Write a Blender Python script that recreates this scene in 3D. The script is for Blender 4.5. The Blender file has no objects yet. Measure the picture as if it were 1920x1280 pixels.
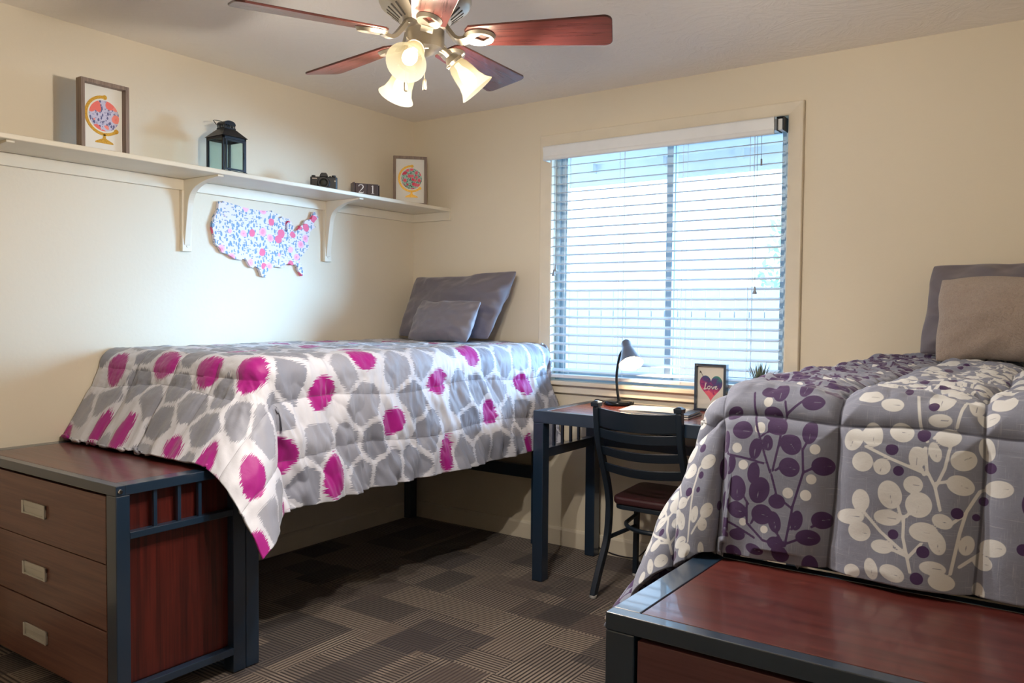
import bpy, bmesh, math, random
import numpy as np
from mathutils import Vector, Matrix, noise as mnoise
random.seed(7); rng = np.random.default_rng(11)
S = bpy.context.scene
COL = S.collection
PI = math.pi

# ------------------------------------------------------------------ materials
def srgb(r, g, b):
    f = lambda c: (c/255/12.92 if c/255 <= .04045 else ((c/255+.055)/1.055)**2.4)
    return (f(r), f(g), f(b), 1)

class NT:
    """tiny helper for building node trees"""
    def __init__(s, name):
        s.m = bpy.data.materials.new(name); s.m.use_nodes = True
        s.t = s.m.node_tree; s.t.nodes.clear()
        s.out = s.t.nodes.new('ShaderNodeOutputMaterial')
        s.b = s.t.nodes.new('ShaderNodeBsdfPrincipled'); s.link(s.b.outputs[0], s.out.inputs[0])
    def node(s, typ, **kw):
        n = s.t.nodes.new(typ)
        for k, v in kw.items(): setattr(n, k, v)
        return n
    def link(s, a, b): s.t.links.new(a, b)
    def put(s, sock, v):
        if isinstance(v, bpy.types.NodeSocket): s.link(v, sock)
        elif v is not None: sock.default_value = v
    def math(s, op, a, b=None, c=None, clamp=False):
        n = s.node('ShaderNodeMath', operation=op, use_clamp=clamp)
        s.put(n.inputs[0], a)
        if b is not None: s.put(n.inputs[1], b)
        if c is not None: s.put(n.inputs[2], c)
        return n.outputs[0]
    def mix(s, f, a, b):
        n = s.node('ShaderNodeMix', data_type='RGBA')
        s.put(n.inputs[0], f); s.put(n.inputs[6], a); s.put(n.inputs[7], b)
        return n.outputs[2]
    def obj(s): return s.node('ShaderNodeTexCoord').outputs['Object']
    def mapping(s, vec, scale=(1,1,1), loc=(0,0,0), rot=(0,0,0)):
        n = s.node('ShaderNodeMapping'); s.link(vec, n.inputs[0])
        n.inputs['Scale'].default_value = scale; n.inputs['Location'].default_value = loc; n.inputs['Rotation'].default_value = rot
        return n.outputs[0]
    def noise(s, vec=None, scale=5, detail=3, rough=.5, dist=0):
        n = s.node('ShaderNodeTexNoise'); 
        if vec is not None: s.link(vec, n.inputs['Vector'])
        n.inputs['Scale'].default_value = scale; n.inputs['Detail'].default_value = detail
        n.inputs['Roughness'].default_value = rough; n.inputs['Distortion'].default_value = dist
        return n.outputs[0]
    def ramp(s, f, stops, interp='LINEAR'):
        n = s.node('ShaderNodeValToRGB'); s.put(n.inputs[0], f); r = n.color_ramp; r.interpolation = interp
        while len(r.elements) < len(stops): r.elements.new(.5)
        for e, (p, c) in zip(r.elements, stops): e.position = p; e.color = c
        return n.outputs[0]
    def bump(s, h, strength=.3, dist=.01):
        n = s.node('ShaderNodeBump'); s.put(n.inputs['Height'], h)
        n.inputs['Strength'].default_value = strength; n.inputs['Distance'].default_value = dist
        s.link(n.outputs[0], s.b.inputs['Normal'])
    def attr(s, name): return s.node('ShaderNodeAttribute', attribute_name=name).outputs['Fac']
    def white(s, x, y, z=0.0):
        c = s.node('ShaderNodeCombineXYZ'); s.put(c.inputs[0], x); s.put(c.inputs[1], y); s.put(c.inputs[2], z)
        w = s.node('ShaderNodeTexWhiteNoise', noise_dimensions='3D'); s.link(c.outputs[0], w.inputs[0])
        return w.outputs[0]
    def set(s, **kw):
        for k, v in kw.items():
            k = {'color':'Base Color','rough':'Roughness','metal':'Metallic','trans':'Transmission Weight','ior':'IOR',
                 'sheen':'Sheen Weight','coat':'Coat Weight','spec':'Specular IOR Level','emit':'Emission Color','estr':'Emission Strength','alpha':'Alpha'}[k]
            s.put(s.b.inputs[k], v)
        return s

M = {}
def plain(name, color, rough=.5, metal=0, bump=None, **kw):
    n = NT(name); v = n.obj()
    f = n.noise(v, 9, 2)
    c2 = tuple(list(x*.86 for x in color[:3])+[1])
    n.set(color=n.mix(f, color, c2), rough=rough, metal=metal, **kw)
    if bump: n.bump(n.noise(v, bump[0], 3), bump[1], bump[2])
    M[name] = n.m; return n.m

def mk_materials():
    # painted plaster walls
    for nm, col in (('wall_paint', srgb(226,216,196)), ('wall_paint_b', srgb(226,213,186))):
        n = NT(nm); v = n.obj()
        n.set(color=n.mix(n.noise(v, 1.2, 2), col, tuple(c*.96 for c in col[:3])+(1,)), rough=.55)
        h = n.math('ADD', n.noise(v, 60, 3), n.math('MULTIPLY', n.noise(v, 5, 2), 1.5)); n.bump(h, .12, .004); M[nm] = n.m
    n = NT('ceiling_plaster'); v = n.obj()
    a = n.noise(v, 3.2, 6, .6, 2.6)
    r = n.ramp(a, [(.40,(0,0,0,1)), (.5,(1,1,1,1)), (.62,(.2,.2,.2,1))])
    h = n.math('ADD', r, n.noise(v, 45, 3))
    n.set(color=srgb(240,234,226), rough=.8); n.bump(h, .35, .004); M['ceiling'] = n.m
    plain('trim_paint', srgb(229,219,200), .38, bump=(30,.05,.002))
    plain('shelf_paint', srgb(232,224,206), .35, bump=(40,.06,.002))
    plain('black_metal', (.008,.025,.054,1), .34, 0, bump=(160,.12,.0008), spec=.8, coat=.5)
    plain('chair_metal', (.010,.018,.030,1), .33, 0, bump=(160,.1,.0008), spec=.55)
    plain('dark_gap', (.012,.01,.01,1), .8)
    plain('vinyl', (.045,.013,.016,1), .38, 0, bump=(220,.2,.0008))
    plain('white_plastic', srgb(232,236,240), .4)
    plain('nickel', (.56,.52,.45,1), .40, 1)
    plain('handle_plastic', srgb(205,203,196), .35, .25)
    plain('lantern_metal', (.018,.022,.03,1), .38, .5)
    plain('camera_body', (.013,.013,.016,1), .45, bump=(300,.2,.0006))
    plain('chrome', (.7,.7,.72,1), .15, 1)
    plain('mattress_fabric', srgb(190,190,200), .9)
    plain('paper', srgb(238,234,226), .7)
    plain('navy_cover', (.02,.03,.06,1), .4)
    plain('print_paper', srgb(236,234,226), .6)
    plain('rubber_white', srgb(200,200,200), .6)
    plain('pot_white', srgb(220,220,215), .4)
    plain('fence_wood', srgb(205,208,212), .8)
    plain('concrete', srgb(150,152,152), .85, bump=(40,.2,.01))
    plain('siding', srgb(226,230,236), .7)
    plain('bark', srgb(110,95,80), .9)
    plain('number_white', srgb(235,230,225), .6)
    plain('ink_black', (.015,.012,.02,1), .5)
    plain('lens_glass', (.03,.035,.03,1), .06, 0, coat=1.0)
    n = NT('gold_glitter'); v = n.obj(); w = n.noise(v, 900, 2)
    n.set(color=n.ramp(w, [(.3,srgb(150,95,15)),(.5,srgb(214,160,40)),(.7,srgb(250,215,110))]), rough=.35, metal=.35); M['gold'] = n.m
    # woods:  axis = stretch direction
    def wood(nm, c1, c2, axis, rough=.3, sc=1, coat=.25, spec=.5):
        n = NT(nm); v = n.obj(); s = [42*sc, 42*sc, 42*sc]; s[axis] = 1.6*sc
        m = n.mapping(v, tuple(s)); a = n.noise(m, 1, 4, .6, .6)
        s2 = [190*sc]*3; s2[axis] = 5*sc
        b = n.noise(n.mapping(v, tuple(s2)), 1, 2)
        f = n.math('MULTIPLY_ADD', b, .45, n.math('MULTIPLY', a, .65))
        n.set(color=n.ramp(f, [(.34,c2),(.68,c1)]), rough=n.math('MULTIPLY_ADD', b, .12, rough-.05), coat=coat, spec=spec)
        n.bump(b, .08, .0008); M[nm] = n.m
    wood('dresser_top', srgb(92,44,40), srgb(60,24,23), 0, .30)
    wood('drawer_wood', srgb(124,84,72), srgb(94,58,50), 0, .42)
    wood('drawer_wood_r', srgb(98,60,62), srgb(74,40,44), 0, .42)
    wood('side_wood', srgb(84,28,22), srgb(36,10,11), 2, .34)
    wood('desk_top', srgb(128,58,40), srgb(88,34,26), 0, .26)
    wood('blade_wood', srgb(86,42,38), srgb(50,25,25), 0, .28, 1.2)
    wood('frame_wood', srgb(150,132,120), srgb(98,82,74), 2, .7, 2.2)
    wood('block_wood', srgb(84,66,64), srgb(56,42,42), 2, .5, 2)
    # carpet tiles
    n = NT('carpet'); v = n.obj(); sp = n.node('ShaderNodeSeparateXYZ'); n.link(v, sp.inputs[0]); X, Y = sp.outputs[0], sp.outputs[1]
    fl = lambda a: n.math('FLOOR', a)
    T = .5
    tx = fl(n.math('DIVIDE', X, T)); ty = fl(n.math('DIVIDE', Y, T))
    dirr = n.math('GREATER_THAN', n.white(tx, ty, 3.1), .5)
    # blocks inside a tile
    bx = fl(n.math('MULTIPLY_ADD', X, 1/.31, .37)); by = fl(n.math('MULTIPLY_ADD', Y, 1/.19, .21)); k1 = n.white(bx, by, 1.7)
    cx = fl(n.math('MULTIPLY_ADD', X, 1/.17, .81)); cy = fl(n.math('MULTIPLY_ADD', Y, 1/.27, .6)); k2 = n.white(cx, cy, 5.3)
    use2 = n.math('GREATER_THAN', k2, .62)
    dir2 = n.math('GREATER_THAN', n.white(bx, by, 9.3), .66)
    d = n.math('ABSOLUTE', n.math('SUBTRACT', dirr, dir2))
    acr = n.math('ADD', n.math('MULTIPLY', X, d), n.math('MULTIPLY', Y, n.math('SUBTRACT', 1.0, d)))
    st = n.math('SINE', n.math('MULTIPLY', acr, 2*PI/.0165))
    base = n.ramp(k1, [(0,srgb(66,56,56)),(.25,srgb(84,72,68)),(.45,srgb(108,94,86)),(.62,srgb(76,62,62)),(.8,srgb(98,86,78)),(.92,srgb(52,46,50))], 'CONSTANT')
    base2 = n.ramp(k2, [(0,srgb(52,47,50)),(.7,srgb(58,52,56)),(.8,srgb(80,68,66)),(.9,srgb(112,100,92))], 'CONSTANT')
    col = n.mix(use2, base, base2)
    amp = n.math('MULTIPLY', n.math('SUBTRACT', 1.0, n.math('MULTIPLY', use2, .6)), n.math('MULTIPLY_ADD', n.white(bx, by, 7.7), .75, .25))
    stc = n.math('MULTIPLY', n.math('GREATER_THAN', st, -.1), amp)
    col = n.mix(stc, col, srgb(164,150,136))
    dk = n.math('MULTIPLY', n.math('LESS_THAN', st, -.35), n.math('MULTIPLY', amp, .9))
    col = n.mix(dk, col, srgb(30,27,30))
    sd = n.math('MULTIPLY', n.noise(v, 420, 2), 1.0)
    col = n.mix(n.math('MULTIPLY', sd, .45), col, srgb(40,34,34))
    n.set(color=col, rough=.95, sheen=.15, spec=.1)
    n.bump(n.math('ADD', n.math('MULTIPLY', st, .5), n.noise(v, 350, 2)), .5, .003); M['carpet'] = n.m
    # grey satin pillows, plush pillow
    for nm, c in (('satin_grey', srgb(108,103,113)), ('satin_grey_light', srgb(116,112,122))):
        n = NT(nm); v = n.obj()
        n.set(color=c, rough=.5, sheen=.25, spec=.4)
        n.bump(n.math('ADD', n.noise(v, 14, 4, .6, .5), n.math('MULTIPLY', n.noise(v, 700, 1), .05)), .22, .008); M[nm] = n.m
    n = NT('plush'); v = n.obj(); a = n.noise(v, 110, 5, .7, 1.2); b = n.noise(v, 16, 3, .5, .5)
    n.set(color=n.mix(a, srgb(150,132,122), srgb(206,188,174)), rough=1, sheen=.5, spec=.1)
    n.bump(n.math('ADD', a, b), .9, .012); M['plush'] = n.m
    # ikat comforter: attributes hold distances to blob edges, the fringe is noise stretched along the weave
    n = NT('ikat_fabric')
    cell = n.attr('cell'); pink = n.attr('pink'); u = n.attr('su'); vv = n.attr('sv')
    cmb = n.node('ShaderNodeCombineXYZ'); n.put(cmb.inputs[0], n.math('MULTIPLY', u, 300)); n.put(cmb.inputs[1], n.math('MULTIPLY', vv, 14))
    fr = n.math('MULTIPLY', n.math('SUBTRACT', n.noise(cmb.outputs[0], 1, 1), .5), .05)
    g = n.math('MULTIPLY_ADD', n.math('ADD', cell, n.math('MULTIPLY', fr, .7)), 700, .5, clamp=True)
    p = n.math('MULTIPLY_ADD', n.math('ADD', pink, fr), 700, .5, clamp=True)
    halo = n.math('MULTIPLY_ADD', n.math('ADD', n.math('ADD', pink, fr), .013), 700, .5, clamp=True)
    greys = n.mix(n.attr('tone'), srgb(130,134,150), srgb(154,157,172))
    whitec = srgb(204,206,218)
    col = n.mix(g, whitec, greys); col = n.mix(halo, col, whitec); col = n.mix(p, col, srgb(160,20,128))
    seam = n.math('MULTIPLY_ADD', n.math('SUBTRACT', .0022, n.attr('seam')), 500, .3, clamp=True)
    col = n.mix(n.math('MULTIPLY', seam, .6), col, srgb(70,70,84))
    n.set(color=col, rough=.52, sheen=.2, spec=.35); n.bump(n.noise(n.obj(), 26, 4, .6), .25, .006); M['ikat'] = n.m
    # leaf print comforter
    n = NT('leaf_print_fabric')
    ol = n.obj(); s1 = n.noise(n.mapping(ol, (16,16,420)), 1, 3, .7); s2 = n.noise(n.mapping(ol, (420,16,16)), 1, 3, .7)
    sl = n.ramp(n.math('MAXIMUM', s1, s2), [(.6,(0,0,0,1)), (.72,(1,1,1,1))])
    col = n.mix(n.math('MULTIPLY', sl, .45), srgb(122,127,147), srgb(178,182,196))
    w = n.math('MULTIPLY_ADD', n.attr('white'), 900, .5, clamp=True)
    k = n.math('MULTIPLY_ADD', n.attr('dark'), 900, .5, clamp=True)
    col = n.mix(w, col, srgb(200,202,206)); col = n.mix(k, col, srgb(62,40,84))
    seam = n.math('MULTIPLY_ADD', n.math('SUBTRACT', .003, n.attr('seam')), 500, .3, clamp=True)
    col = n.mix(n.math('MULTIPLY', seam, .7), col, srgb(50,50,66))
    n.set(color=col, rough=.75, sheen=.25, spec=.25); n.bump(n.noise(n.obj(), 30, 4, .6), .25, .006); M['leafprint'] = n.m
    # floral prints (voronoi blossoms over smaller leaves)
    def floral(nm, bg, flower, flower2, leaf, leaf2, sc, thr=.30):
        n = NT(nm); v = n.obj()
        dv = n.node('ShaderNodeVectorMath', operation='ADD'); n.link(v, dv.inputs[0])
        nn = n.node('ShaderNodeTexNoise'); n.link(v, nn.inputs['Vector']); nn.inputs['Scale'].default_value = sc*1.4
        ds = n.node('ShaderNodeVectorMath', operation='SCALE'); n.link(nn.outputs[1], ds.inputs[0]); ds.inputs['Scale'].default_value = .25/sc
        n.link(ds.outputs[0], dv.inputs[1])
        v1 = n.node('ShaderNodeTexVoronoi'); n.link(dv.outputs[0], v1.inputs['Vector']); v1.inputs['Scale'].default_value = sc
        v2 = n.node('ShaderNodeTexVoronoi'); n.link(n.mapping(dv.outputs[0], (1,1.9,1), (3,1,0), (0.6,.7,.5)), v2.inputs['Vector']); v2.inputs['Scale'].default_value = sc*2.1
        v3 = n.node('ShaderNodeTexVoronoi'); n.link(n.mapping(dv.outputs[0], (1,1.,2.1), (7,4,2), (.4,-.9,.2)), v3.inputs['Vector']); v3.inputs['Scale'].default_value = sc*2.6
        sep = n.node('ShaderNodeSeparateColor'); n.link(v1.outputs['Color'], sep.inputs[0])
        l1 = n.math('LESS_THAN', v2.outputs['Distance'], .36); l2 = n.math('LESS_THAN', v3.outputs['Distance'], .31)
        f1 = n.math('LESS_THAN', v1.outputs['Distance'], thr)
        core = n.math('LESS_THAN', v1.outputs['Distance'], thr*.55)
        fc = n.mix(n.math('GREATER_THAN', sep.outputs[0], .5), flower, flower2)
        col = n.mix(l2, bg, leaf2); col = n.mix(l1, col, leaf)
        gate = n.math('MULTIPLY', f1, n.math('GREATER_THAN', sep.outputs[1], .22))
        col = n.mix(gate, col, fc); col = n.mix(n.math('MULTIPLY', n.math('MULTIPLY', gate, core), .5), col, flower)
        n.set(color=col, rough=.6); M[nm] = n.m
    floral('floral_map', srgb(228,222,234), srgb(236,104,146), srgb(244,180,214), srgb(112,148,188), srgb(150,160,190), 17, .36)
    floral('floral_globe_coral', srgb(196,194,220), srgb(236,116,106), srgb(242,140,128), srgb(96,96,140), srgb(150,150,190), 26, .5)
    floral('floral_globe_teal', srgb(168,200,190), srgb(214,58,92), srgb(232,110,130), srgb(24,84,76), srgb(70,120,110), 42, .45)
    # watercolour heart
    n = NT('watercolour'); sp = n.node('ShaderNodeSeparateXYZ'); o = n.obj(); n.link(o, sp.inputs[0])
    v1 = n.node('ShaderNodeTexVoronoi', feature='F1', distance='MANHATTAN'); n.link(o, v1.inputs[0]); v1.inputs['Scale'].default_value = 60
    sc = n.node('ShaderNodeSeparateColor'); n.link(v1.outputs['Color'], sc.inputs[0])
    t = n.math('MULTIPLY_ADD', sp.outputs[2], 7.0, n.math('MULTIPLY_ADD', sc.outputs[0], .26, -.42))
    t = n.math('ADD', t, n.math('MULTIPLY', sp.outputs[0], 3.0))
    n.set(color=n.ramp(t, [(.28,srgb(240,110,130)),(.42,srgb(190,50,120)),(.62,srgb(90,50,120)),(.82,srgb(60,70,130)),(1,srgb(50,150,130))]), rough=.6); M['watercolour'] = n.m
    # glass
    def glassmat(nm, tint, refl=.08):
        n = NT(nm); n.t.nodes.remove(n.b)
        tr = n.node('ShaderNodeBsdfTransparent'); tr.inputs[0].default_value = tint
        gl = n.node('ShaderNodeBsdfGlossy'); gl.inputs['Roughness'].default_value = .02
        lw = n.node('ShaderNodeLayerWeight'); lw.inputs[0].default_value = .5
        fz = n.math('MULTIPLY_ADD', n.math('POWER', lw.outputs['Facing'], 5.0), .8, .025)
        mx = n.node('ShaderNodeMixShader'); n.link(fz, mx.inputs[0]); n.link(tr.outputs[0], mx.inputs[1]); n.link(gl.outputs[0], mx.inputs[2])
        n.link(mx.outputs[0], n.out.inputs[0]); M[nm] = n.m
    glassmat('window_glass', (.93,.97,1,1)); glassmat('lantern_glass', (.86,.93,.92,1)); glassmat('picture_glass', (.98,.98,.98,1))
    # frosted lamp shade glass: passes bulb light, glow painted as emission, brighter downwards
    n = NT('frosted_glass'); n.t.nodes.remove(n.b)
    df = n.node('ShaderNodeBsdfTranslucent'); df.inputs[0].default_value = (.003,.0027,.002,1)
    em = n.node('ShaderNodeEmission'); sz_ = n.node('ShaderNodeSeparateXYZ'); n.link(n.obj(), sz_.inputs[0])
    tt = n.math('MULTIPLY_ADD', sz_.outputs[2], -9.0, -4.25, clamp=True)
    n.link(n.ramp(tt, [(0,(.50,.36,.16,1)),(.45,(.85,.70,.42,1)),(1,(1.1,1.0,.78,1))]), em.inputs[0]); em.inputs[1].default_value = 1.0
    ad = n.node('ShaderNodeAddShader'); n.link(df.outputs[0], ad.inputs[0]); n.link(em.outputs[0], ad.inputs[1])
    tr = n.node('ShaderNodeBsdfTransparent'); tr.inputs[0].default_value = (1,.95,.86,1)
    m2 = n.node('ShaderNodeMixShader'); m2.inputs[0].default_value = .40; n.link(ad.outputs[0], m2.inputs[1]); n.link(tr.outputs[0], m2.inputs[2])
    n.link(m2.outputs[0], n.out.inputs[0]); M['frosted'] = n.m
    n = NT('bulb'); n.set(color=(1,.9,.75,1), rough=.4, emit=(1,.82,.58,1), estr=5); M['bulb'] = n.m
    n = NT('desk_bulb'); n.set(color=(1,.9,.75,1), rough=.4, emit=(1,.80,.55,1), estr=12); M['desk_bulb'] = n.m
    plain('lamp_shade', (.19,.19,.22,1), .35, .5)
    plain('lamp_base', (.02,.024,.03,1), .12, .6)
    # plants
    n = NT('succulent'); v = n.obj(); n.set(color=n.mix(n.noise(v, 40, 2), srgb(60,78,76), srgb(110,128,112)), rough=.5); M['succulent'] = n.m
    n = NT('tree_leaves'); v = n.obj(); n.set(color=n.mix(n.noise(v, 3, 2), srgb(150,190,150), srgb(190,215,180)), rough=.7); M['leaves'] = n.m
    # blind slats: thin white plastic that lets a little daylight through
    n = NT('slat_plastic'); n.set(color=srgb(206,216,226), rough=.42); 
    tl = n.node('ShaderNodeBsdfTranslucent'); tl.inputs[0].default_value = (.8,.88,.95,1)
    mx = n.node('ShaderNodeMixShader'); mx.inputs[0].default_value = .06; n.link(n.b.outputs[0], mx.inputs[1]); n.link(tl.outputs[0], mx.inputs[2]); n.link(mx.outputs[0], n.out.inputs[0]); M['slat'] = n.m
mk_materials()

# ------------------------------------------------------------------ mesh helpers
class MB:
    def __init__(s): s.v = []; s.f = []
    def add(s, vs, fs):
        o = len(s.v); s.v += [tuple(v) for v in vs]; s.f += [tuple(i+o for i in f) for f in fs]; return s
    def box(s, x0, x1, y0, y1, z0, z1):
        vs = [(x,y,z) for z in (z0,z1) for y in (y0,y1) for x in (x0,x1)]
        return s.add(vs, [(0,2,3,1),(4,5,7,6),(0,1,5,4),(2,6,7,3),(0,4,6,2),(1,3,7,5)])
    def prism(s, pts, axis, a, b):
        """extrude a 2-D outline (ccw) along an axis between a and b"""
        n = len(pts); vs = []
        for c in (a, b):
            for p, q in pts:
                vs.append({'x':(c,p,q),'y':(p,c,q),'z':(p,q,c)}[axis])
        fs = [tuple(range(n))[::-1], tuple(range(n, 2*n))]
        for i in range(n): j = (i+1) % n; fs.append((i, j, n+j, n+i))
        return s.add(vs, fs)
    def lathe(s, prof, seg=32, c=(0,0,0), mat=None, close=False):
        vs = []; fs = []; n = len(prof)
        for k in range(seg):
            a = 2*PI*k/seg
            for r, z in prof: 
                p = Vector((r*math.cos(a), r*math.sin(a), z))
                if mat is not None: p = mat @ p
                vs.append(tuple(p+Vector(c)))
        for k in range(seg):
            k2 = (k+1) % seg
            for i in range(n-1): fs.append((k*n+i, k2*n+i, k2*n+i+1, k*n+i+1))
            if close: fs.append((k*n+n-1, k2*n+n-1, k2*n, k*n))
        return s.add(vs, fs)
    def tube(s, pts, r, seg=10, caps=True):
        pts = [Vector(p) for p in pts]; n = len(pts); vs = []; fs = []
        rs = r if isinstance(r, (list, tuple)) else [r]*n
        up = Vector((0,0,1)); prev = None
        for i, p in enumerate(pts):
            t = (pts[min(i+1,n-1)]-pts[max(i-1,0)]).normalized()
            if prev is None:
                a = t.cross(up); a = t.cross(Vector((1,0,0))) if a.length < 1e-3 else a
            else: a = prev - t*prev.dot(t)
            a.normalize(); b = t.cross(a); prev = a
            for k in range(seg):
                q = 2*PI*k/seg; vs.append(tuple(p + (a*math.cos(q)+b*math.sin(q))*rs[i]))
        for i in range(n-1):
            for k in range(seg):
                k2 = (k+1) % seg; fs.append((i*seg+k, i*seg+k2, (i+1)*seg+k2, (i+1)*seg+k))
        if caps: fs += [tuple(range(seg))[::-1], tuple(range((n-1)*seg, n*seg))]
        return s.add(vs, fs)
    def sweep(s, pts, sect, side=Vector((1,0,0))):
        """sweep a rectangular-ish section (list of (a,b)) along pts; a is along 'side'"""
        pts = [Vector(p) for p in pts]; n = len(pts); m = len(sect); vs = []; fs = []
        for i, p in enumerate(pts):
            t = (pts[min(i+1,n-1)]-pts[max(i-1,0)]).normalized()
            sd = side - t*side.dot(t); sd.normalize(); b = t.cross(sd)
            for (u, w) in sect: vs.append(tuple(p + sd*u + b*w))
        for i in range(n-1):
            for k in range(m):
                k2 = (k+1) % m; fs.append((i*m+k, i*m+k2, (i+1)*m+k2, (i+1)*m+k))
        fs += [tuple(range(m))[::-1], tuple(range((n-1)*m, n*m))]
        return s.add(vs, fs)
    def xf(s, mat):
        s.v = [tuple(mat @ Vector(v)) for v in s.v]; return s
    def build(s, name, mat, parent=None, world=False, bevel=0, smooth=False, sub=0, seg=2):
        me = bpy.data.meshes.new(name)
        v = s.v
        if world and parent is not None:
            inv = rootmat(parent).inverted(); v = [tuple(inv @ Vector(p)) for p in v]
        me.from_pydata(v, [], s.f); 
        bm = bmesh.new(); bm.from_mesh(me); bmesh.ops.recalc_face_normals(bm, faces=bm.faces); bm.to_mesh(me); bm.free()
        o = bpy.data.objects.new(name, me); COL.objects.link(o)
        me.materials.append(M[mat] if isinstance(mat, str) else mat)
        if parent is not None: o.parent = parent
        if bevel:
            b = o.modifiers.new('bevel', 'BEVEL'); b.width = bevel; b.segments = seg; b.limit_method = 'ANGLE'; b.angle_limit = math.radians(40)
        if sub: m = o.modifiers.new('sub', 'SUBSURF'); m.levels = sub; m.render_levels = sub
        if smooth:
            for p in me.polygons: p.use_smooth = True
        if smooth == 'auto':
            me.set_sharp_from_angle(angle=math.radians(38))
        return o
def rootmat(o):
    m = Matrix.Translation(o.location) @ o.rotation_euler.to_matrix().to_4x4()
    return m if o.parent is None else rootmat(o.parent) @ m
def thing(name, loc, label, cat, rz=0, group=None):
    o = bpy.data.objects.new(name, None); COL.objects.link(o); o.location = loc; o.rotation_euler = (0,0,rz)
    o.empty_display_size = .05
    return tag(o, label, cat, group)
def tag(o, label, cat, group=None, kind=None):
    o['label'] = label; o['category'] = cat
    if group: o['group'] = group
    if kind: o['kind'] = kind
    return o
def struct(o, label=None, cat=None):
    o['kind'] = 'structure'
    if label: o['label'] = label
    if cat: o['category'] = cat
    return o
def copy_tree(o, parent=None):
    c = o.copy(); COL.objects.link(c)
    if parent is not None: c.parent = parent; c.matrix_parent_inverse = o.matrix_parent_inverse.copy()
    for ch in [x for x in bpy.data.objects if x.parent == o]: copy_tree(ch, c)
    return c

def smooth_path(pts, n=6):
    out = []
    for i in range(len(pts)-1):
        p0 = np.array(pts[max(i-1,0)]); p1 = np.array(pts[i]); p2 = np.array(pts[i+1]); p3 = np.array(pts[min(i+2,len(pts)-1)])
        for k in range(n):
            t = k/n; out.append(tuple(.5*((2*p1)+(-p0+p2)*t+(2*p0-5*p1+4*p2-p3)*t*t+(-p0+3*p1-3*p2+p3)*t**3)))
    out.append(tuple(pts[-1])); return out
def smooth_path2(pts): return smooth_path(pts, 4)[1:]

# ------------------------------------------------------------------ room shell
H = 2.44; XR = 3.82; YF = -4.45; TH = .14
WX0, WX1, WZ0, WZ1 = 1.02, 2.29, .905, 2.185          # window opening
struct(MB().box(-TH, XR+TH, YF-TH, TH, -.12, 0).build('floor', 'carpet'), 'carpet tile floor in brown, grey and tan blocks', 'floor')
struct(MB().box(-TH, XR+TH, YF-TH, TH, H, H+.12).build('ceiling', 'ceiling'), 'off-white textured plaster ceiling', 'ceiling')
struct(MB().box(-TH, 0, YF-TH, TH, 0, H).build('wall_left', 'wall_paint'), 'cream painted wall behind the long shelf', 'wall')
struct(MB().box(XR, XR+TH, YF-TH, TH, 0, H).build('wall_right', 'wall_paint'), 'cream painted wall at the right of the room', 'wall')
struct(MB().box(0, XR, YF-TH, YF, 0, H).build('wall_front', 'wall_paint'), 'cream painted wall facing the window', 'wall')
w = MB(); w.box(0, WX0, 0, TH, 0, H); w.box(WX1, XR, 0, TH, 0, H); w.box(WX0, WX1, 0, TH, 0, WZ0-.02); w.box(WX0, WX1, 0, TH, WZ1, H)
struct(w.build('wall_back', 'wall_paint'), 'cream painted wall with the window', 'wall')
BB = [(0,0),(.014,0),(.014,.085),(.009,.098),(0,.10)]
b = MB(); b.prism([(x+.0, z) for x, z in BB], 'y', YF, 0); struct(b.build('baseboard_left', 'trim_paint', bevel=.002))
b = MB(); b.prism([(-x, z) for x, z in BB][::-1], 'x', .014, XR); struct(b.build('baseboard_back', 'trim_paint', bevel=.002))
b = MB(); b.prism([(XR-x, z) for x, z in BB][::-1], 'y', YF, -.014); struct(b.build('baseboard_right', 'trim_paint', bevel=.002))
b = MB(); b.prism([(YF+x, z) for x, z in BB], 'x', .014, XR-.014); struct(b.build('baseboard_front', 'trim_paint', bevel=.002))

# window casing
def casing():
    m = MB(); ox0, ox1, oz0, oz1 = .947, 2.36, .84, 2.243
    prof = [(0,0),(0,-.012),(.12,-.017),(.80,-.019),(.90,-.023),(.97,-.023),(1,-.018),(1,0)]  # inner edge -> outer edge
    def ring(x0, x1, z0, z1, X0, X1, Z0, Z1):
        loops = []
        for t, y in prof:
            a0 = x0+(X0-x0)*t; a1 = x1+(X1-x1)*t; c0 = z0+(Z0-z0)*t; c1 = z1+(Z1-z1)*t
            loops.append([(a0,y,c0),(a1,y,c0),(a1,y,c1),(a0,y,c1)])
        vs = [p for l in loops for p in l]; fs = []
        for i in range(len(loops)-1):
            for k in range(4): k2 = (k+1)%4; fs.append((i*4+k, i*4+k2, (i+1)*4+k2, (i+1)*4+k))
        k = len(loops)-1
        for q in range(4): q2=(q+1)%4; fs.append((k*4+q, k*4+q2, q2, q))
        m.add(vs, fs)
    ring(WX0, WX1, WZ0, WZ1, ox0, ox1, oz0, oz1)
    return m
struct(casing().build('trim_1', 'trim_paint', bevel=.002, smooth='auto'), 'cream wooden casing around the window', 'trim')
m = MB(); m.box(WX0-.03, WX1+.03, -.045, TH-.02, WZ0-.02, WZ0+.002)
struct(m.build('trim_2', 'trim_paint', bevel=.004), 'cream window sill board', 'trim')
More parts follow.
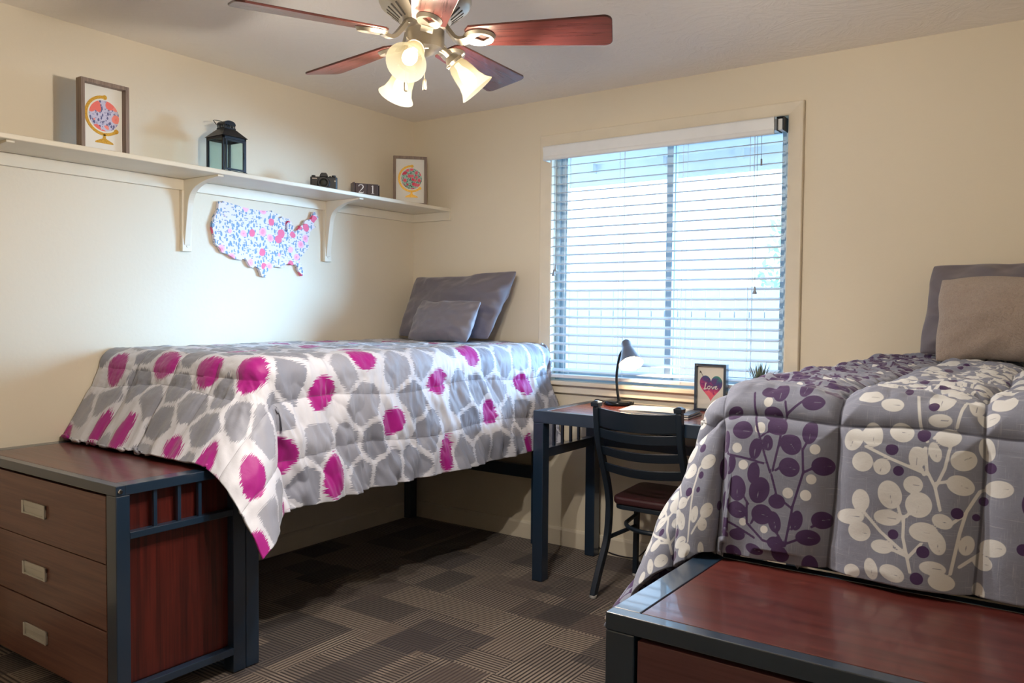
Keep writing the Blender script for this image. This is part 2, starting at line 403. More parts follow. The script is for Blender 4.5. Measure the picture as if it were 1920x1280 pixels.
# window unit: frame, sliding sashes, panes
wn = bpy.data.objects.new('window_1', None); COL.objects.link(wn); wn.location = (WX0, .10, WZ0); struct(wn, 'sliding window with white frame behind the blind', 'window')
m = MB(); z0, z1 = WZ0, WZ1
m.box(WX0, WX0+.022, .04, .135, z0, z1); m.box(WX1-.022, WX1, .04, .135, z0, z1); m.box(WX0+.022, WX1-.022, .04, .135, z0, z0+.03); m.box(WX0+.022, WX1-.022, .04, .135, z1-.02, z1)
plain('window_vinyl', srgb(196,214,222), .4)
m.build('window_frame', 'window_vinyl', wn, True, bevel=.002)
def sash(x0, x1, y0, y1):
    m = MB(); s = .035
    m.box(x0, x0+s, y0, y1, z0+.03, z1-.02); m.box(x1-s, x1, y0, y1, z0+.03, z1-.02); m.box(x0+s, x1-s, y0, y1, z0+.03, z0+.03+s); m.box(x0+s, x1-s, y0, y1, z1-.02-s, z1-.02)
    o = m.build('sash', 'window_vinyl', wn, True, bevel=.002)
    g = MB(); g.box(x0+s-.004, x1-s+.004, (y0+y1)/2-.002, (y0+y1)/2+.002, z0+.03+s-.004, z1-.02-s+.004); g.build('pane', 'window_glass', o, True)
sash(WX0+.022, 1.70, .06, .085); sash(1.665, WX1-.022, .095, .12)

# blind
bl = thing('window_blind', (1.65, -.02, .93), 'white slatted blind hanging open across the window', 'blind')
# ogee valance
vp = [(-.072,2.094),(-.078,2.100),(-.078,2.112),(-.074,2.118),(-.076,2.140),(-.080,2.152),(-.080,2.166),(-.074,2.172),(-.066,2.172),(-.066,2.094)]
m = MB(); m.prism([(y,z) for y,z in vp], 'x', 1.002, 2.245); m.box(1.002, 1.012, -.066, -.012, 2.094, 2.172); m.build('valance', 'white_plastic', bl, True, bevel=.001, smooth='auto')
m = MB(); m.box(1.03, 2.275, -.050, .005, 2.115, 2.165); m.build('headrail', 'white_plastic', bl, True, bevel=.002)
m = MB(); 
for x in (2.252, 2.280): m.box(x, x+.003, -.062, .01, 2.11, 2.172)
m.box(2.252, 2.283, -.062, .01, 2.169, 2.172); m.build('bracket', 'lantern_metal', bl, True)
NS = 24; pitch = .0478; tilt = math.radians(13); YB = -.022
m = MB()
for i in range(NS):
    z = 2.086 - pitch*(i+.4)
    pts = []
    for j in range(7):
        a = -1+2*j/6; yy = a*.025; cr = .0022*(1-a*a)
        pts.append((YB + yy*math.cos(tilt) , z + yy*math.sin(tilt) + cr))
    outl = pts + [(p, q-.0022) for p, q in pts[::-1]]
    m.prism(outl[::-1], 'x', 1.036, 2.274)
m.build('slats', 'slat', bl, True, smooth='auto')
m = MB(); m.box(1.036, 2.274, YB-.026, YB+.026, .925, .943); m.build('bottom_rail', 'white_plastic', bl, True, bevel=.003)
m = MB()
for x in (1.130, 1.455, 1.80, 2.13):
    for y in (YB-.028, YB+.028): m.tube([(x,y,2.12),(x,y,.93)], .0011, 5)
    m.tube([(x+.012,YB,2.12),(x+.012,YB,.93)], .0011, 5)
m.build('ladder_cord', 'white_plastic', bl, True)
plain('cord_plastic', srgb(150,155,165), .5)
def pull(x, y, zt, zb):
    c = MB().tube([(x,y,2.12),(x,y,zb+.03)], .0012, 5).build('pull_cord', 'cord_plastic', bl, True)
    t = MB().lathe([(0,.034),(.003,.034),(.0045,.025),(.005,.018),(.010,.004),(.010,0),(0,0)], 14, (x,y,zb)); t.build('tassel', 'cord_plastic', c, True, smooth=True)
pull(1.077, -.056, 2.1, 1.50); pull(1.068, -.060, 2.1, 1.475)
pull(2.165, -.056, 2.1, 1.372); 
c = MB().tube([(2.185,-.058,2.12),(2.185,-.058,1.99)], .0012, 5).build('tilt_cord', 'cord_plastic', bl, True)
MB().lathe([(0,.03),(.004,.03),(.0045,0),(0,0)], 10, (2.185,-.058,1.96)).build('tassel', 'cord_plastic', c, True, smooth=True)

# ------------------------------------------------------------------ outside
g = MB().box(-8, 14, TH, 26, -.25, -.15).build('outside_ground', 'concrete'); struct(g, 'pale concrete ground outside the window', 'ground')
t = thing('patio_roof', (1.6, 1.0, -.15), 'pale patio roof seen through the top of the window', 'patio roof')
m = MB(); m.box(-2.5, 6, TH+.02, 1.02, 2.26, 2.28); m.build('soffit', 'siding', t, True)
m = MB(); m.box(-2.5, 6, .98, 1.02, 2.127, 2.26); m.build('fascia', 'siding', t, True)
for k in range(17): MB().box(-2.3+k*.5, -2.26+k*.5, .93, .98, 2.20, 2.26).build('rafter_end', 'siding', t, True)
for x in (-2.3, 5.7): MB().box(x, x+.1, .86, .96, -.15, 2.26).build('post', 'siding', t, True)
t = thing('neighbour_fence', (0, 4.6, -.15), 'pale vertical board fence behind the window glass', 'fence')
m = MB()
for k in range(64): m.box(-6+k*.16, -6+k*.16+.15, 4.6, 4.62, -.15, 1.55+.006*(k%3))
m.build('boards', 'fence_wood', t, True)
m = MB(); m.box(-6, 4.24, 4.62, 4.66, .2, .3); m.box(-6, 4.24, 4.62, 4.66, 1.2, 1.3); m.build('rail', 'fence_wood', t, True)
t = thing('garden_tree', (.75, 6.2, -.15), 'leafy tree outside at the right of the window', 'tree')
m = MB(); m.tube([(.75,6.2,-.15),(.77,6.2,1),(.72,6.2,1.9),(.75,6.2,2.6)], [.07,.06,.045,.02], 8); m.build('trunk', 'bark', t, True, smooth=True)
m = MB(); r2 = random.Random(3)
for k in range(1400):
    a = r2.uniform(0, 2*PI); h = r2.random(); rr = (0.62*math.sin(PI*min(1,h*.85+.12)))*math.sqrt(r2.random())
    p = Vector((.75+rr*math.cos(a), 6.2+rr*math.sin(a), .9+2.1*h)); sc = r2.uniform(.04,.07)
    u = Vector((r2.uniform(-1,1), r2.uniform(-1,1), r2.uniform(-1,1))).normalized(); w_ = u.orthogonal().normalized()
    m.add([p-u*sc, p+w_*sc*.5, p+u*sc, p-w_*sc*.5], [(0,1,2,3)])
m.build('foliage', 'leaves', t, True)

# ------------------------------------------------------------------ shelf
sh = thing('wall_shelf', (0.15, -2.0, 1.543), 'long cream wooden shelf on brackets along the left wall', 'shelf')
m = MB(); m.box(.0005, .2993, YF+.01, -.0005, 1.872, 1.8924); m.build('shelf_board', 'shelf_paint', sh, True, bevel=.004, seg=3)
m = MB(); m.box(.0005, .018, YF+.01, -.0005, 1.822, 1.872); m.build('wall_cleat', 'shelf_paint', sh, True, bevel=.002)
m = MB(); m.box(.018, .303, -.018, -.0005, 1.822, 1.872); m.build('wall_cleat', 'shelf_paint', sh, True, bevel=.002)
def bracket(yc):
    m = MB(); m.box(.018, .030, yc-.024, yc+.024, 1.543, 1.872) if False else m.box(.0005, .022, yc-.024, yc+.024, 1.543, 1.822)
    o = m.build('bracket', 'shelf_paint', sh, True, bevel=.003)
    pts = [(.018,1.872),(.018,1.572),(.024,1.572)] + smooth_path2([(.024,1.572),(.034,1.64),(.046,1.72),(.056,1.775),(.078,1.812),(.125,1.838),(.19,1.855),(.278,1.864)]) + [(.278,1.872)]
    m = MB(); m.prism(pts, 'y', yc-.015, yc+.015); m.build('gusset', 'shelf_paint', o, True, bevel=.002)
    MB().lathe([(0,.002),(.004,.002),(.005,0)], 10, mat=Matrix.Rotation(PI/2, 3, 'Y'), c=(.0225,yc,1.566)).build('screw', 'shelf_paint', o, True)
for yc in (-.715, -1.570, -2.43, -3.29, -4.15): bracket(yc)

# ------------------------------------------------------------------ framed prints of a globe
def picture(loc, rz, w, h, depth, fw, floral, label):
    t = thing('picture_frame', loc, label, 'picture', rz, 'framed globe prints on the shelf')
    m = MB(); d0, d1 = -depth, 0
    m.box(d0, d1, -w/2, -w/2+fw, 0, h); m.box(d0, d1, w/2-fw, w/2, 0, h); m.box(d0, d1, -w/2+fw, w/2-fw, h-fw, h); m.box(d0, d1, -w/2+fw, w/2-fw, 0, fw)
    m.box(d0, d0+.004, -w/2+fw, w/2-fw, fw, h-fw)
    m.build('frame', 'frame_wood', t, bevel=.001)
    bk = MB().box(d0+.004, d0+.010, -w/2+fw, w/2-fw, fw, h-fw).build('backing', 'print_paper', t)
    sub = bk
    x = d0+.010
    W, Hh = w-2*fw, h-2*fw
    s = W/.15; cy, cz, R = .008*s, fw+Hh*.555, .0555*s
    pts = [(cy+R*math.cos(2*PI*k/40), cz+R*math.sin(2*PI*k/40)) for k in range(40)]
    MB().prism(pts, 'x', x, x+.001).build('globe_disc', floral, sub)
    o, i = [], []; n = 31
    for k in range(n):
        a = math.radians(88 + (312-88)*k/30)
        o.append((cy+(R+.0165*s)*math.cos(a), cz+(R+.0165*s)*math.sin(a))); i.append((cy+(R+.006*s)*math.cos(a), cz+(R+.006*s)*math.sin(a)))
    g = MB(); vs = [(x, *q) for q in o]+[(x, *q) for q in i]+[(x+.0015, *q) for q in o]+[(x+.0015, *q) for q in i]; fs = []
    for k in range(n-1): fs += [(2*n+k, 2*n+k+1, 3*n+k+1, 3*n+k), (k, k+1, 2*n+k+1, 2*n+k), (n+k, n+k+1, 3*n+k+1, 3*n+k)]
    g.add(vs, fs); zb = cz-R-.0165*s
    for a in (88, 312):
        g.lathe([(0,.0016),(.0085*s,.0016),(.0085*s,0),(0,0)], 12, mat=Matrix.Rotation(PI/2,3,'Y'), c=(x, cy+(R+.0112*s)*math.cos(math.radians(a)), cz+(R+.0112*s)*math.sin(math.radians(a))))
    g.prism([(cy-.004*s,zb+.006),(cy+.004*s,zb+.006),(cy+.006*s,zb-.010*s),(cy+.032*s,zb-.022*s),(cy+.034*s,zb-.028*s),(cy-.034*s,zb-.028*s),(cy-.032*s,zb-.022*s),(cy-.006*s,zb-.010*s)][::-1], 'x', x, x+.0015)
    g.build('globe_stand', 'gold', sub)
    return t
picture((.205, -2.045, 1.8925), 0, .195, .285, .04, .015, 'floral_globe_coral', 'brown wooden framed globe print with coral flowers at left of shelf')
picture((.185, -.235, 1.8925), math.radians(-44), .195, .285, .022, .016, 'floral_globe_teal', 'weathered wooden framed globe print with pink flowers in the shelf corner')

# ------------------------------------------------------------------ lantern
lt = thing('lantern', (.185, -1.475, 1.8925), 'black metal lantern with glass sides on the shelf', 'lantern')
hw, bh = .062, .165
m = MB()
for sx in (-1,1):
    for sy in (-1,1):
        m.box(min(sx*hw,sx*(hw-.010)), max(sx*hw,sx*(hw-.010)), min(sy*hw,sy*(hw-.010)), max(sy*hw,sy*(hw-.010)), .012, bh)
m.box(-hw-.003, hw+.003, -hw-.003, hw+.003, 0, .012); m.box(-hw, hw, -hw, -hw+.004, bh-.012, bh); m.box(-hw, hw, hw-.004, hw, bh-.012, bh); m.box(-hw, -hw+.004, -hw, hw, bh-.012, bh); m.box(hw-.004, hw, -hw, hw, bh-.012, bh)
m.build('lantern_frame', 'lantern_metal', lt, bevel=.001)
g = MB(); a = hw-.006
g.box(-a, a, -a-.001, -a+.001, .012, bh-.008); g.box(-a, a, a-.001, a+.001, .012, bh-.008); g.box(-a-.001, -a+.001, -a, a, .012, bh-.008); g.build('glass_pane', 'lantern_glass', lt)
d = MB(); y0, y1 = -hw+.011, hw-.011; xx = hw-.001
d.box(xx, xx+.006, y0, y0+.009, .014, bh-.014); d.box(xx, xx+.006, y1-.009, y1, .014, bh-.014); d.box(xx, xx+.006, y0+.009, y1-.009, .014, .022); d.box(xx, xx+.006, y0+.009, y1-.009, bh-.022, bh-.014)
do = d.build('door', 'lantern_metal', lt, bevel=.001)
MB().box(xx+.002, xx+.004, y0+.009, y1-.009, .022, bh-.022).build('glass_pane', 'lantern_glass', do)
MB().box(xx+.006, xx+.010, y1-.008, y1, .07, .10).build('latch', 'lantern_metal', do, bevel=.001)
r = MB(); a, b_, z0_, z1_ = hw+.006, .030, bh, bh+.040
r.add([(-a,-a,z0_),(a,-a,z0_),(a,a,z0_),(-a,a,z0_),(-b_,-b_,z1_),(b_,-b_,z1_),(b_,b_,z1_),(-b_,b_,z1_)], [(0,3,2,1),(4,5,6,7),(0,1,5,4),(1,2,6,5),(2,3,7,6),(3,0,4,7)])
ro = r.build('roof', 'lantern_metal', lt, bevel=.0015)
c = MB(); c.box(-.030,.030,-.030,.030,z1_,z1_+.006)
for k in range(5):
    q = -.026+k*.0125
    c.box(q-.002,q+.004,-.028,-.026,z1_+.006,z1_+.018); c.box(q-.002,q+.004,.026,.028,z1_+.006,z1_+.018); c.box(-.028,-.026,q-.002,q+.004,z1_+.006,z1_+.018); c.box(.026,.028,q-.002,q+.004,z1_+.006,z1_+.018)
# arched cap
pts = []
for k in range(9):
    a = PI*k/8; pts.append((.030*math.cos(a), z1_+.018+.020*math.sin(a)**.7))
c.prism(pts, 'x', -.030, .030); c.build('chimney', 'lantern_metal', lt, bevel=.001)
h = MB()
for s in (-1,1):
    h = MB(); h.tube([(0,s*.031,z1_+.004),(0,s*.044,z1_+.006),(0,s*.044,z1_+.022),(0,s*.031,z1_+.024)], .0016, 6)
    h.build('handle_lug', 'lantern_metal', lt)
MB().tube([(-.012,-.044,z1_+.018),(-.04,-.040,z1_+.040),(-.058,-.02,z1_+.048),(-.062,0,z1_+.05),(-.058,.02,z1_+.048),(-.04,.040,z1_+.040),(-.012,.044,z1_+.018)], .0018, 6).build('handle', 'lantern_metal', lt, smooth=True)

# ------------------------------------------------------------------ film camera
cm = thing('film_camera', (.20, -.905, 1.8925), 'black film camera standing on the shelf beside the date blocks', 'camera', math.radians(-44))
W_, Hc = .068, .068
m = MB(); m.prism([(-.016,-W_),(.012,-W_),(.018,-W_+.008),(.018,W_-.008),(.012,W_),(-.016,W_)], 'z', 0, Hc); m.build('camera_body', 'camera_body', cm, bevel=.003, seg=3)
m = MB(); m.prism([(-.022,Hc),(.022,Hc),(.018,Hc+.012),(.012,Hc+.020),(-.012,Hc+.020),(-.018,Hc+.012)], 'x', -.012, .022); m.build('viewfinder_hump', 'camera_body', cm, bevel=.002, seg=3)
R90 = Matrix.Rotation(PI/2, 3, 'Y')
lo = MB().lathe([(.031,.0),(.031,.014),(.029,.016),(.029,.030),(.027,.034),(.022,.034),(.020,.026),(0,.026)], 32, mat=R90, c=(.016,0,.034)).build('lens', 'camera_body', cm, smooth='auto')
MB().lathe([(.0315,.0),(.0325,.002),(.0325,.006),(.0315,.008)], 32, mat=R90, c=(.018,0,.034)).build('lens_ring', 'chrome', lo, smooth=True)
MB().lathe([(.0195,.026),(.014,.030),(.007,.0325),(0,.033)], 24, mat=R90, c=(.016,0,.034)).build('lens_glass', 'lens_glass', lo, smooth=True)
for y, r_, hh in ((-.052,.010,.008), (.050,.011,.010), (.032,.006,.006)):
    MB().lathe([(r_,0),(r_,hh-.001),(r_-.001,hh),(0,hh)], 20, c=(0,y,Hc)).build('dial', 'camera_body', cm, smooth='auto')
MB().box(.018, .019, -.058, -.034, .056, .061).build('name_plate', 'chrome', cm)
MB().box(.018, .020, .052, .060, .044, .050).build('button', 'chrome', cm, bevel=.0006)

# ------------------------------------------------------------------ date blocks
cal = thing('date_block_calendar', (.205, -.615, 1.8925), 'dark wooden date block calendar showing 21 on the shelf', 'calendar', math.radians(-30))
m = MB(); m.box(-.03, .034, -.068, .068, 0, .008); m.box(-.03, .034, -.074, -.066, 0, .073); m.box(-.03, .034, .066, .070, 0, .065); m.box(-.03,-.026,-.068,.068,.008,.05); m.build('tray', 'block_wood', cal, bevel=.001)
def stroke(par, pts, ws, mat, x, h=.0008, flip=1):
    """flat lettering stroke in the y-z plane facing +x"""
    n = len(pts); L, Rr = [], []
    for i in range(n):
        p0 = Vector(pts[max(i-1,0)]); p1 = Vector(pts[min(i+1,n-1)]); t = (p1-p0).normalized(); nn = Vector((-t.y, t.x)); w2 = (ws[i] if isinstance(ws,(list,tuple)) else ws)/2
        L.append(Vector(pts[i])+nn*w2); Rr.append(Vector(pts[i])-nn*w2)
    vs = [(x+h,*p) for p in L]+[(x+h,*p) for p in Rr]+[(x,*p) for p in L]+[(x,*p) for p in Rr]; fs = []
    for i in range(n-1): fs += [(i,i+1,n+i+1,n+i),(2*n+i,2*n+i+1,i+1,i),(3*n+i,3*n+i+1,n+i+1,n+i)]
    return vs, fs
for k, yc in enumerate((-.032, .032)):
    o = MB().box(-.024, .032, yc-.031, yc+.031, .0085, .069).build('number_block', 'block_wood', cal, bevel=.0015)
    g = MB()
    if k == 0:
        c0 = [(-.0125,.052),(-.0120,.0565),(-.008,.0605),(-.001,.062),(.007,.060),(.0115,.0545),(.011,.048),(.007,.0415),(.001,.035),(-.006,.0275),(-.013,.0195)]
        w0 = [.0045,.004,.003,.003,.0045,.006,.006,.005,.004,.003,.0025]
        g.add(*stroke(g, [(yc+a,b) for a,b in c0], w0, None, .0315, .001)); g.add(*stroke(g, [(yc-.0135,.0195),(yc+.004,.0195),(yc+.011,.0198),(yc+.0145,.026)], [.005,.006,.004,.0015], None, .0315, .001))
    else:
        g.add(*stroke(g, [(yc,.061),(yc,.020)], [.0055,.0055], None, .0315, .001)); g.add(*stroke(g, [(yc-.008,.0178),(yc+.008,.0178)], [.0018,.0018], None, .0315, .001)); g.add(*stroke(g, [(yc-.008,.055),(yc,.0605)], [.0015,.003], None, .0315, .001))
    g.build('numeral', 'number_white', o)

# ------------------------------------------------------------------ wall map
lonlat = [(-124.7,48.4),(-123.0,48.2),(-122.8,49.0),(-110,49.0),(-104,49.0),(-95.2,49.0),(-95.1,49.4),(-94.6,48.7),(-92.0,48.3),(-89.6,48.0),(-91.5,46.9),(-90.4,46.6),(-88.4,47.4),(-87.8,46.9),(-86.5,46.5),(-84.6,46.5),(-84.2,46.0),(-86.0,45.9),(-87.7,45.1),(-87.2,44.8),(-87.8,43.5),(-87.8,42.2),(-87.0,41.7),(-86.4,42.4),(-86.3,43.5),(-86.1,44.8),(-85.0,45.7),(-83.8,45.3),(-83.3,44.3),(-83.9,43.7),(-82.6,43.9),(-82.4,42.9),(-83.2,42.0),(-82.0,41.5),(-80.3,42.1),(-78.9,42.9),(-79.0,43.3),(-76.3,43.6),(-76.2,44.2),(-75.0,45.0),(-71.5,45.0),(-70.9,45.4),(-70.2,46.4),(-69.2,47.4),(-68.3,47.3),(-67.8,45.8),(-67.0,44.8),(-68.8,44.3),(-70.2,43.6),(-70.8,42.7),(-70.6,41.9),(-70.0,42.0),(-70.1,41.7),(-71.3,41.5),(-73.6,40.9),(-72.0,41.1),(-74.0,40.5),(-74.2,39.5),(-75.0,38.9),(-75.5,39.4),(-75.1,38.3),(-76.0,37.0),(-75.7,35.3),(-76.6,34.6),(-77.9,33.9),(-79.2,33.1),(-81.0,32.0),(-81.4,30.7),(-80.6,28.3),(-80.1,26.7),(-80.4,25.2),(-81.2,25.2),(-81.9,26.6),(-82.8,27.8),(-82.7,28.9),(-83.9,30.0),(-85.2,29.7),(-86.4,30.4),(-88.0,30.3),(-89.5,30.2),(-89.2,29.1),(-90.5,29.2),(-91.8,29.6),(-93.8,29.7),(-95.0,29.1),(-96.8,28.0),(-97.4,27.2),(-97.2,25.9),(-99.1,26.4),(-99.6,27.6),(-100.7,29.1),(-102.3,29.9),(-103.1,29.0),(-104.5,29.6),(-106.4,31.8),(-108.2,31.8),(-108.2,31.3),(-111.1,31.3),(-114.8,32.5),(-117.1,32.5),(-118.4,33.8),(-120.6,34.6),(-121.9,36.6),(-122.5,37.8),(-123.8,39.3),(-124.4,40.4),(-124.2,42.0),(-124.5,42.9),(-124.0,44.8),(-123.9,46.2)]
def albers(lo, la):
    p1, p2, p0, l0 = map(math.radians, (29.5, 45.5, 37.5, -96)); n = (math.sin(p1)+math.sin(p2))/2; C = math.cos(p1)**2+2*n*math.sin(p1)
    rho = lambda p: math.sqrt(C-2*n*math.sin(p))/n
    th = n*(math.radians(lo)-l0); r = rho(math.radians(la)); return r*math.sin(th), rho(p0)-r*math.cos(th)
pa = np.array([albers(*p) for p in lonlat])
src = np.array([albers(-124.7,48.4), albers(-69.2,47.4), albers(-97.2,25.9), albers(-80.6,25.2), albers(-124.4,40.4)])
dst = np.array([(-1.405,1.79),(-.818,1.805),(-1.134,1.441),(-.883,1.459),(-1.431,1.683)])
Aff = np.linalg.lstsq(np.c_[src, np.ones(5)], dst, rcond=None)[0]
pm = np.c_[pa, np.ones(len(pa))] @ Aff
o = MB().prism([(float(a), float(b)) for a, b in pm], 'x', .003, .022)
mp = o.build('wall_map_plaque', 'floral_map', bevel=0)
for v in mp.data.vertices: v.co -= Vector((0,-1.12,1.44))
mp.location = (0,-1.12,1.44)
tag(mp, 'pink and blue floral plaque in the outline of the United States under the shelf', 'wall decoration')

# ------------------------------------------------------------------ dressers
def dresser(x0, x1, yf, yb, h, label, wood, top_wood='dresser_top', side=1):
    t = thing('dresser', ((x0+x1)/2, (yf+yb)/2, 0), label, 'dresser', group='dressers at the feet of the beds')
    P = .058; F = .030; ZT = .032
    for xa, xb in ((x0, x0+P), (x1-P, x1)):
        for ya, yb_ in ((yf, yf+.045), (yb-.050, yb)):
            MB().box(xa, xb, ya, yb_, .004, h-ZT).build('leg', 'black_metal', t, True, bevel=.003)
    m = MB()
    m.box(x0, x1, yf, yf+F, h-ZT, h); m.box(x0, x1, yb-F, yb, h-ZT, h)
    m.box(x0, x0+P-.003, yf+F, yb-F, h-ZT, h); m.box(x1-P+.003, x1, yf+F, yb-F, h-ZT, h)
    m.build('top_frame', 'black_metal', t, True, bevel=.002)
    MB().box(x0+P-.001, x1-P+.001, yf+F+.002, yb-F-.002, h-.024, h-.0005).build('top_panel', top_wood, t, True, bevel=.0015)
    for s, xa in ((-1, x0), (1, x1)):
        e = xa if s < 0 else xa-.030
        m = MB(); m.box(e, e+.030, yf+.045, yb-.050, .562, .584); m.build('side_rail', 'black_metal', t, True, bevel=.002)
        m = MB(); m.box(e, e+.030, yf+.045, yb-.050, .068, .094); m.build('side_rail', 'black_metal', t, True, bevel=.002)
        for q in (-2.327, -2.243, -2.167): 
            y = q - -2.461 + yf
            xx = xa+s*-.014
            MB().box(xx-.006, xx+.006, y-.006, y+.006, .584, h-ZT).build('side_bar', 'black_metal', t, True)
        bo = MB().lathe([(.0,.006),(.006,.006),(.0075,.004),(.0075,0)], 14, mat=Matrix.Rotation(s*PI/2,3,'Y'), c=(xa, yf+.013, h-.018)); bo.build('bolt', 'chrome', t, True, smooth='auto')
    m = MB(); m.box(x0+P, x1-P, yb-.04, yb-.015, .068, .094); m.build('back_rail', 'black_metal', t, True, bevel=.002)
    # wooden carcass set inside the metal frame
    for xa in (x0+.034, x1-.050): MB().box(xa, xa+.016, yf+.030, yb-.012, .094, h-ZT-.002).build('side_panel', 'side_wood', t, True, bevel=.001)
    m = MB(); m.box(x0+.05, x1-.05, yb-.030, yb-.016, .05, h-ZT-.002); m.build('back_panel', 'side_wood', t, True)
    m = MB(); m.box(x0+.05, x1-.05, yf+.030, yb-.031, .045, .058); m.build('bottom_panel', 'side_wood', t, True)
    dx0, dx1 = x0+P+.006, x1-P-.006
    zs = [(.4815, h-ZT-.008), (.2705, .479), (.048, .266)]
    for k, (za, zb) in enumerate(zs):
        d = MB().box(dx0, dx1, yf+.002, yf+.022, za, zb).build('drawer', wood, t, True, bevel=.0015)
        MB().box(dx0+.01, dx1-.01, yf+.023, yb-.035, za+.012, zb-.02).build('drawer_box', 'side_wood', d, True)
        hx = (x0+x1)/2-.018; hz = (za+zb)/2 + .0; w2, hh = .081, .0225
        m = MB()
        m.box(hx-w2, hx+w2, yf-.004, yf+.002, hz+hh-.016, hz+hh); m.box(hx-w2, hx+w2, yf-.006, yf+.002, hz-hh, hz-hh+.006)
        m.box(hx-w2, hx-w2+.012, yf-.007, yf+.002, hz-hh, hz+hh); m.box(hx+w2-.012, hx+w2, yf-.007, yf+.002, hz-hh, hz+hh)
        m.prism([(yf-.004,hz+hh-.016),(yf+.0015,hz+hh-.014),(yf+.0015,hz-hh+.005),(yf-.001,hz-hh+.005)], 'x', hx-w2+.012, hx+w2-.012)
        m.build('handle', 'handle_plastic', d, True, bevel=.0012)
    return t
dresser(.003, 1.011, -2.461, -1.992, .7346, 'dark wood dresser in a black metal frame at the foot of the dotted bed', 'drawer_wood')
dresser(2.713, 3.721, -2.481, -2.000, .7346, 'dark wood dresser in a black metal frame at the foot of the leaf print bed', 'drawer_wood_r')

# ------------------------------------------------------------------ beds
def bed(x0, x1, label, mlabel):
    t = thing('bed_frame', ((x0+x1)/2, -1.0, 0), label, 'bed', group='metal bed frames')
    ya, yb = -1.988, -.032; P = .055; zd = .80
    for x in (x0, x1-P):
        for y in (ya, yb-P):
            l = MB().box(x, x+P, y, y+P, .003, zd).build('leg', 'black_metal', t, True, bevel=.003)
    m = MB(); m.box(x0+.012, x0+.045, ya+P, yb-P, zd-.08, zd-.004); m.build('side_rail', 'black_metal', t, True, bevel=.002)
    m = MB(); m.box(x1-.045, x1-.012, ya+P, yb-P, zd-.08, zd-.004); m.build('side_rail', 'black_metal', t, True, bevel=.002)
    for y in (ya+.012, yb-.045):
        MB().box(x0+P, x1-P, y, y+.033, zd-.07, zd-.004).build('end_rail', 'black_metal', t, True, bevel=.002)
        MB().box(x0+P, x1-P, y, y+.033, .36, .428).build('end_rail', 'black_metal', t, True, bevel=.002)
    m = MB()
    for k in range(14): y = ya+P+.05+k*.13; m.box(x0+.045, x1-.045, y, y+.05, zd-.03, zd-.018)
    m.build('deck_slats', 'black_metal', t, True)
    mt = MB().box(x0+.012, x1-.02, ya+.03, yb-.012, zd+.001, 1.062).build('mattress', 'mattress_fabric', None, bevel=.035, seg=4)
    for v in mt.data.vertices: v.co -= Vector(((x0+x1)/2, -1, zd))
    mt.location = ((x0+x1)/2, -1, zd); tag(mt, mlabel, 'mattress')
bed(.012, 1.008, 'black metal bed frame under the magenta dotted comforter', 'pale mattress under the magenta dotted comforter')
bed(2.718, 3.714, 'black metal bed frame under the purple leaf comforter', 'pale mattress under the purple leaf comforter')

# numpy gradient-free value noise
def vnoise(x, y, seed=0):
    xi = np.floor(x).astype(np.int64); yi = np.floor(y).astype(np.int64); xf = x-xi; yf = y-yi
    def h(a, b):
        n = (a*374761393 + b*668265263 + seed*1442695041) & 0xffffffff
        n = ((n ^ (n >> 13))*1274126177) & 0xffffffff
        return ((n ^ (n >> 16)) & 0xffff)/65535.0
    u = xf*xf*xf*(xf*(xf*6-15)+10); v = yf*yf*yf*(yf*(yf*6-15)+10)
    return (h(xi,yi)*(1-u)+h(xi+1,yi)*u)*(1-v) + (h(xi,yi+1)*(1-u)+h(xi+1,yi+1)*u)*v - .5
def fbm(x, y, seed=0, o=4):
    r = 0; a = 1
    for k in range(o): r = r + a*vnoise(x*2**k, y*2**k, seed+k*17); a *= .5
    return r
def smooth01(t): t = np.clip(t, 0, 1); return t*t*(3-2*t)

